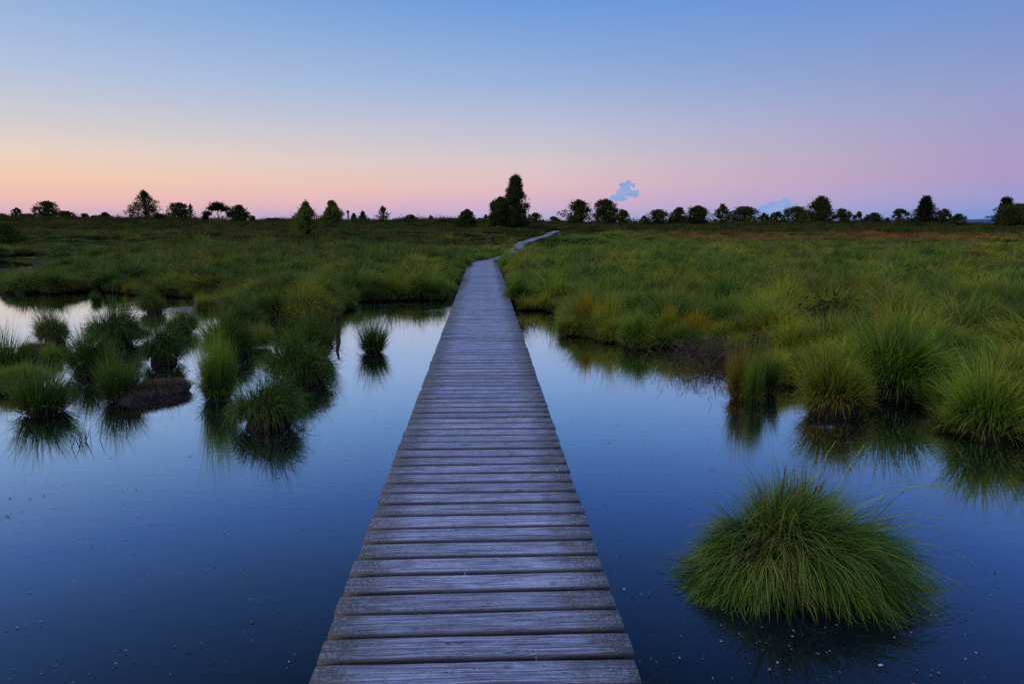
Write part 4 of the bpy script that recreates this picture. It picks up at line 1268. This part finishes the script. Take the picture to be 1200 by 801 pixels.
for (px, d, w_, h_, lab) in ((1145, 26, .95, .62, 'rust-brown withered shrub in the right field below the pine sapling'), (1132, 29, .6, .5, 'smaller rust-red shrub left of the withered one')):
    X, Y, _ = at_dist(px, 300, d)
    o = link('withered_shrub', RUST, None, (X, Y, float(land_z(X, Y)))); o.scale = (w_, w_, h_)
    tag(o, lab, 'shrub', 'withered shrubs in the right field')
X, Y, _ = at_dist(1186, 310, 24)
v, q, t = tube([(0, 0, 0), (.02, 0, .35), (.06, 0, .66)], [.014, .012, .006], 6)
o = link('pale_twig', np_mesh('pale_twig', v, q, t, M['grey_wood'], True), None, (X, Y, float(land_z(X, Y))))
tag(o, 'pale bare twig sticking out of the grass at the right', 'twig')

# ------------------------------------------------------------------ marker post with panel beside the path
def marker():
    X, Y, _ = at_dist(575.5, 290, 37)
    zg = float(land_z(X, Y))
    o = empty('sign_post', (X, Y, zg)); tag(o, 'weathered post with a dull maroon board beside the path before the tall trees', 'sign post')
    v, q = box(0, 0, .42, .085, .085, .95); link('post', np_mesh('post', v, q, None, M['beam']), o)
    v, q = box(0, 0, .908, .10, .10, .02); link('post_cap', np_mesh('post_cap', v, q, None, M['grey_wood']), o)
    for sx in (-1, 1):
        J = Join()
        for k in range(2):
            v, q = box(sx * .115, .048 + .012, .60 + k * .155, .135, .022, .148); J.add(v, q)
        link('board', J.mesh('board', M['sign_red']), o)
marker()

# far tower
def tower():
    X, Y, Zt = at_dist(407.6, 246.5, 620)
    zg = float(land_z(X, Y)); H = Zt - zg
    o = empty('tower', (X, Y, zg)); tag(o, 'slim pale tower with a dark cabin on top far behind the heath', 'tower')
    v, q, t = tube([(0, 0, 0), (0, 0, H * .80)], [1.1, .75], 12); link('shaft', np_mesh('shaft', v, q, t, M['steel'], True), o)
    v, q, t = tube([(0, 0, H * .80), (0, 0, H * .83), (0, 0, H * .97), (0, 0, H)], [.8, 1.25, 1.25, .7], 12); link('cabin', np_mesh('cabin', v, q, t, M['steel_dark'], True), o)
tower()

# ------------------------------------------------------------------ floating bits
def debris():
    rg = np.random.default_rng(17)
    def make(name, n_cl, per, size, mat, label, z, ysc, uniform=0):
        C0 = []
        while len(C0) < n_cl:
            c = np.stack([rg.uniform(-13, 11, 400), 1.6 + 12 * rg.random(400) ** 1.4], 1)
            c = c[(poly_sdf(c, POND) > .15) & (walk_dist(c) > .62)]
            C0 += list(c)
        C0 = np.array(C0[:n_cl])
        pts = []
        for c in C0:
            m = max(1, int(rg.exponential(per)))
            a = rg.uniform(.2, .9)
            L = rg.uniform(.02, .16)
            s = rg.normal(0, 1, m)
            pts.append(np.stack([c[0] + s * L * math.cos(a) + rg.normal(0, .02, m), c[1] + s * L * math.sin(a) * ysc + rg.normal(0, .02, m)], 1))
        P_ = np.concatenate(pts)
        P_ = P_[(walk_dist(P_) > .60) & (poly_sdf(P_, POND) > .05)]
        n = len(P_)
        sides = 5
        a0 = rg.random(n) * 6.28; el = rg.uniform(.3, 1, n); s = size * np.minimum(rg.lognormal(0, .5, n), 2.4)
        V = []
        for k in range(sides):
            a = 2 * math.pi * k / sides
            rr = s * rg.uniform(.6, 1.3, n)
            lx, ly = rr * math.cos(a), rr * math.sin(a) * el
            V.append(np.stack([P_[:, 0] + lx * np.cos(a0) - ly * np.sin(a0), P_[:, 1] + lx * np.sin(a0) + ly * np.cos(a0), np.full(n, z) + rg.uniform(0, .0015, n)], 1))
        V = np.stack(V, 1).reshape(-1, 3)
        b = np.arange(n)[:, None] * sides
        Q_ = b + np.array([0, 1, 2, 3]); T_ = b + np.array([0, 3, 4])
        tag(link(name, np_mesh(name, V, Q_, T_, mat)), label, None, None, 'stuff')
    mk = mat_simple('floating_scum', (0.035, 0.034, 0.034), (0.22, 0.21, 0.20), 30, .8)
    mw = mat_simple('pale_flakes', (0.35, 0.36, 0.36), (0.6, 0.6, 0.58), 30, .7)
    make('floating_debris', 1000, 6, .0042, mk, 'small brown plant scraps floating on the water', .0045, 1)
    make('floating_seeds', 520, 1.3, .0024, mw, 'pale seeds floating on the water', .008, 1)
    make('fine_floating_debris', 5500, 3, .0026, mk, 'fine specks floating on the water', .0115, 1)
    # white flakes gathered by the near tussock
    cx, cy = on_plane(900, 720)
    n = 60
    P_ = np.stack([cx + rg.normal(0, .55, n), cy + rg.normal(-.05, .35, n)], 1)
    V = []; s = .0036 * rg.lognormal(0, .4, n); a0 = rg.random(n) * 6.28
    for k in range(5):
        a = 2 * math.pi * k / 5; rr = s * rg.uniform(.5, 1.3, n)
        lx, ly = rr * math.cos(a) * 1.3, rr * math.sin(a) * .7
        V.append(np.stack([P_[:, 0] + lx * np.cos(a0) - ly * np.sin(a0), P_[:, 1] + lx * np.sin(a0) + ly * np.cos(a0), np.full(n, .015)], 1))
    V = np.stack(V, 1).reshape(-1, 3); b = np.arange(n)[:, None] * 5
    tag(link('floating_petals', np_mesh('floating_petals', V, b + np.array([0, 1, 2, 3]), b + np.array([0, 3, 4]), mw)), 'white flakes floating round the near tussock', None, None, 'stuff')
debris()

# ------------------------------------------------------------------ clouds: real lumpy bodies far away
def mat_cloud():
    k = NT('self_lit_cloud')
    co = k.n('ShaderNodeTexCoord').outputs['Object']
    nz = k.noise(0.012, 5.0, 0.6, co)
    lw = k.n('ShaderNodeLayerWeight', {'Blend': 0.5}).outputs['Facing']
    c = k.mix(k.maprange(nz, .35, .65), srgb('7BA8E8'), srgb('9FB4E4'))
    em = k.n('ShaderNodeEmission', {'Color': c, 'Strength': 0.80})  # clouds glow on their own: the skylight on them is put into emission
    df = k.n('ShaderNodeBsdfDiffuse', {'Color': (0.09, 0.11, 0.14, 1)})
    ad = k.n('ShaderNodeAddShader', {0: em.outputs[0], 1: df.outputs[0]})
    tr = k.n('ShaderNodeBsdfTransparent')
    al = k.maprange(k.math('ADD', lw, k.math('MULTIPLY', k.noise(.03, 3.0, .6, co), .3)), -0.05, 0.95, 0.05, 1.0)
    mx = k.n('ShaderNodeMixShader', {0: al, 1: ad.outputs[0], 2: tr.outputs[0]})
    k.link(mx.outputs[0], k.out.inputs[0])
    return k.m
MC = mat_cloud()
def cloud(blobs, label, seed):
    D = 3000.0
    rg = np.random.default_rng(seed)
    cx, cy, cz = at_dist(blobs[0][0], blobs[0][1], D)
    J = Join()
    nu, nv = 20, 12
    for (px, py, rx, ry) in blobs:
        X, Y, Z_ = at_dist(px, py, D)
        for sub in range(9):
            if sub == 0: ox = oz = oy = 0; s = .75
            else:
                a = rg.random() * 6.283; f = rg.uniform(.35, .62)
                ox, oz, oy = math.cos(a) * f, math.sin(a) * f, rg.uniform(-.4, .4); s = rg.uniform(.36, .56)
            Rx, Rz = rx * 1.18 * D / F, ry * 1.18 * D / F
            V = []
            ph = rg.uniform(0, 6.28, 4)
            for j in range(nv + 1):
                th = math.pi * j / nv
                for i in range(nu):
                    a = 2 * math.pi * i / nu
                    w_ = 1 + .10 * math.sin(a * 4 + ph[0] + th * 2) + .08 * math.sin(a * 7 + ph[1] - th * 5) + .06 * math.sin(th * 9 + ph[2])
                    V.append((X - cx + Rx * (ox + s * w_ * math.sin(th) * math.cos(a)), Y - cy + Rx * (oy + s * w_ * math.sin(th) * math.sin(a)), Z_ - cz + Rz * (oz + s * w_ * math.cos(th))))
            Q_ = [(j * nu + i, j * nu + (i + 1) % nu, (j + 1) * nu + (i + 1) % nu, (j + 1) * nu + i) for j in range(nv) for i in range(nu)]
            J.add(V, Q_)
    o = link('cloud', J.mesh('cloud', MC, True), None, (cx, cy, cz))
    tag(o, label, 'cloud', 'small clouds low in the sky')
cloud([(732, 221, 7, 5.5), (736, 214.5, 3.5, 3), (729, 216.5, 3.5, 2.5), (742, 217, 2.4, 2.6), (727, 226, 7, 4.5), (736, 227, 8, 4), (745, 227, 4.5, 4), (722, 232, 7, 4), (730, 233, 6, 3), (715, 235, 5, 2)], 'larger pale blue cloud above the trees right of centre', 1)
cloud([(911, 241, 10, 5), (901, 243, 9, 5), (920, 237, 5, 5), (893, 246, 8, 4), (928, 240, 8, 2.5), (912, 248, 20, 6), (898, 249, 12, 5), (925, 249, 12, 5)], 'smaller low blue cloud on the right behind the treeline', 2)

# ------------------------------------------------------------------ sky light
def world():
    wd = bpy.data.worlds.new('World'); scn.world = wd; wd.use_nodes = True
    t = wd.node_tree; t.nodes.clear()
    N, Lk = t.nodes, t.links
    def mth(op, a, b=0.0, clamp=False):
        n = N.new('ShaderNodeMath'); n.operation = op; n.use_clamp = clamp
        for i, v_ in ((0, a), (1, b)):
            if isinstance(v_, bpy.types.NodeSocket): Lk.new(v_, n.inputs[i])
            else: n.inputs[i].default_value = v_
        return n.outputs[0]
    tc = N.new('ShaderNodeTexCoord'); sp = N.new('ShaderNodeSeparateXYZ'); Lk.new(tc.outputs['Generated'], sp.inputs[0])
    x, y, z = sp.outputs
    # faint streaks so the bands are not perfectly level
    ns = N.new('ShaderNodeTexNoise'); mp = N.new('ShaderNodeMapping'); mp.inputs[3].default_value = (1.2, 1.2, 9.0)
    Lk.new(tc.outputs['Generated'], mp.inputs[0]); Lk.new(mp.outputs[0], ns.inputs[0]); ns.inputs['Scale'].default_value = 2.0; ns.inputs['Detail'].default_value = 3
    zz = mth('ADD', z, mth('MULTIPLY', mth('SUBTRACT', ns.outputs[0], 0.5), 0.010))
    fac = mth('SQRT', mth('MAXIMUM', zz, 0.0))
    def ramp(rows):
        r = N.new('ShaderNodeValToRGB'); cr = r.color_ramp
        while len(cr.elements) < len(rows): cr.elements.new(.5)
        for e, (deg, c) in zip(cr.elements, rows):
            e.position = math.sqrt(max(math.sin(math.radians(deg)), 0)); e.color = (*(srgb(c) if isinstance(c, str) else c), 1)
        Lk.new(fac, r.inputs[0]); return r.outputs[0]
    HI = [(19, '6391D2'), (26, '4C7CC6'), (36, '3C66AE'), (46, (0.26, 0.34, 0.50)), (90, (0.62, 0.64, 0.70))]
    L_ = ramp([(0, 'AAA2CC'), (0.5, 'C8ACC6'), (1.5, 'EBBBB4'), (3, 'F2CAB0'), (4.7, 'E6D2C4'), (7, 'CDCBD1'), (10, 'B0C1DD'), (15.5, '86ABDC')] + [(22, '5984D2'), (31, '416CA8'), (39, '34588C'), (48, (0.48, 0.62, 1.00)), (90, (1.15, 1.22, 1.60))])
    C_ = ramp([(0, 'A2A8DA'), (0.6, 'BBADD2'), (1.6, 'D6B2CA'), (3, 'E0BEC2'), (4.7, 'D6C5CA'), (7.2, 'BDC0D6'), (10.5, '99B2DA'), (16, '6C9CDA')] + [(22, '4E7AD0'), (31, '3A65AA'), (39, '2F5488'), (48, (0.46, 0.60, 1.00)), (90, (1.15, 1.22, 1.60))])
    R_ = ramp([(0, '7096D4'), (0.6, '8098D2'), (1.8, '9E9CCE'), (3.2, 'AB99C6'), (5, 'A69CC4'), (8, '989FCA'), (11, '8499CC'), (16, '668FD2')] + [(22, '4771C6'), (31, '345BA2'), (39, '2B4C80'), (48, (0.44, 0.58, 0.98)), (90, (1.15, 1.22, 1.60))])
    hyp = mth('SQRT', mth('ADD', mth('MULTIPLY', x, x), mth('MULTIPLY', y, y)))
    sa = mth('DIVIDE', x, mth('MAXIMUM', hyp, 1e-4))
    def mix(f, a, b):
        n = N.new('ShaderNodeMix'); n.data_type = 'RGBA'; Lk.new(f, n.inputs[0]); Lk.new(a, n.inputs[6]); Lk.new(b, n.inputs[7]); return n.outputs[2]
    def mr(v_, a, b):
        n = N.new('ShaderNodeMapRange'); n.inputs[1].default_value = a; n.inputs[2].default_value = b; Lk.new(v_, n.inputs[0]); return n.outputs[0]
    c = mix(mr(sa, -0.56, 0.04), L_, C_)
    c = mix(mr(sa, 0.04, 0.56), c, R_)
    bg = N.new('ShaderNodeBackground'); Lk.new(c, bg.inputs[0]); bg.inputs[1].default_value = 1.0
    # a trace of the physical dusk sky on top
    sk = N.new('ShaderNodeTexSky'); sk.sky_type = 'NISHITA'; sk.sun_disc = False
    sk.sun_elevation = math.radians(1.0); sk.sun_rotation = math.radians(-70)
    bg2 = N.new('ShaderNodeBackground'); Lk.new(sk.outputs[0], bg2.inputs[0]); bg2.inputs[1].default_value = 0.004
    ad = N.new('ShaderNodeAddShader'); Lk.new(bg.outputs[0], ad.inputs[0]); Lk.new(bg2.outputs[0], ad.inputs[1])
    out = N.new('ShaderNodeOutputWorld'); Lk.new(ad.outputs[0], out.inputs[0])
world()
sl = bpy.data.lights.new('afterglow', 'SUN'); sl.energy = 1.35; sl.angle = math.radians(25); sl.color = (1.0, 0.80, 0.62)
so = bpy.data.objects.new('afterglow', sl); COL.objects.link(so)
so.rotation_euler = (math.radians(74), 0, math.radians(-75))

# ------------------------------------------------------------------ camera
cam = bpy.data.cameras.new('camera'); cam.sensor_width = 36; cam.lens = F / 1200 * 36; cam.clip_start = 0.05; cam.clip_end = 20000
co = bpy.data.objects.new('camera', cam); COL.objects.link(co)
co.location = (0, 0, CAMH); co.rotation_euler = (math.pi / 2 - PITCH, 0, 0)
scn.camera = co
scn.view_settings.view_transform = 'Standard'; scn.view_settings.look = 'None'
scn.view_settings.exposure = 0; scn.view_settings.gamma = 1
scn.cycles.use_denoising = False
scn.cycles.max_bounces = 6; scn.cycles.diffuse_bounces = 2; scn.cycles.glossy_bounces = 3
scn.cycles.transparent_max_bounces = 12
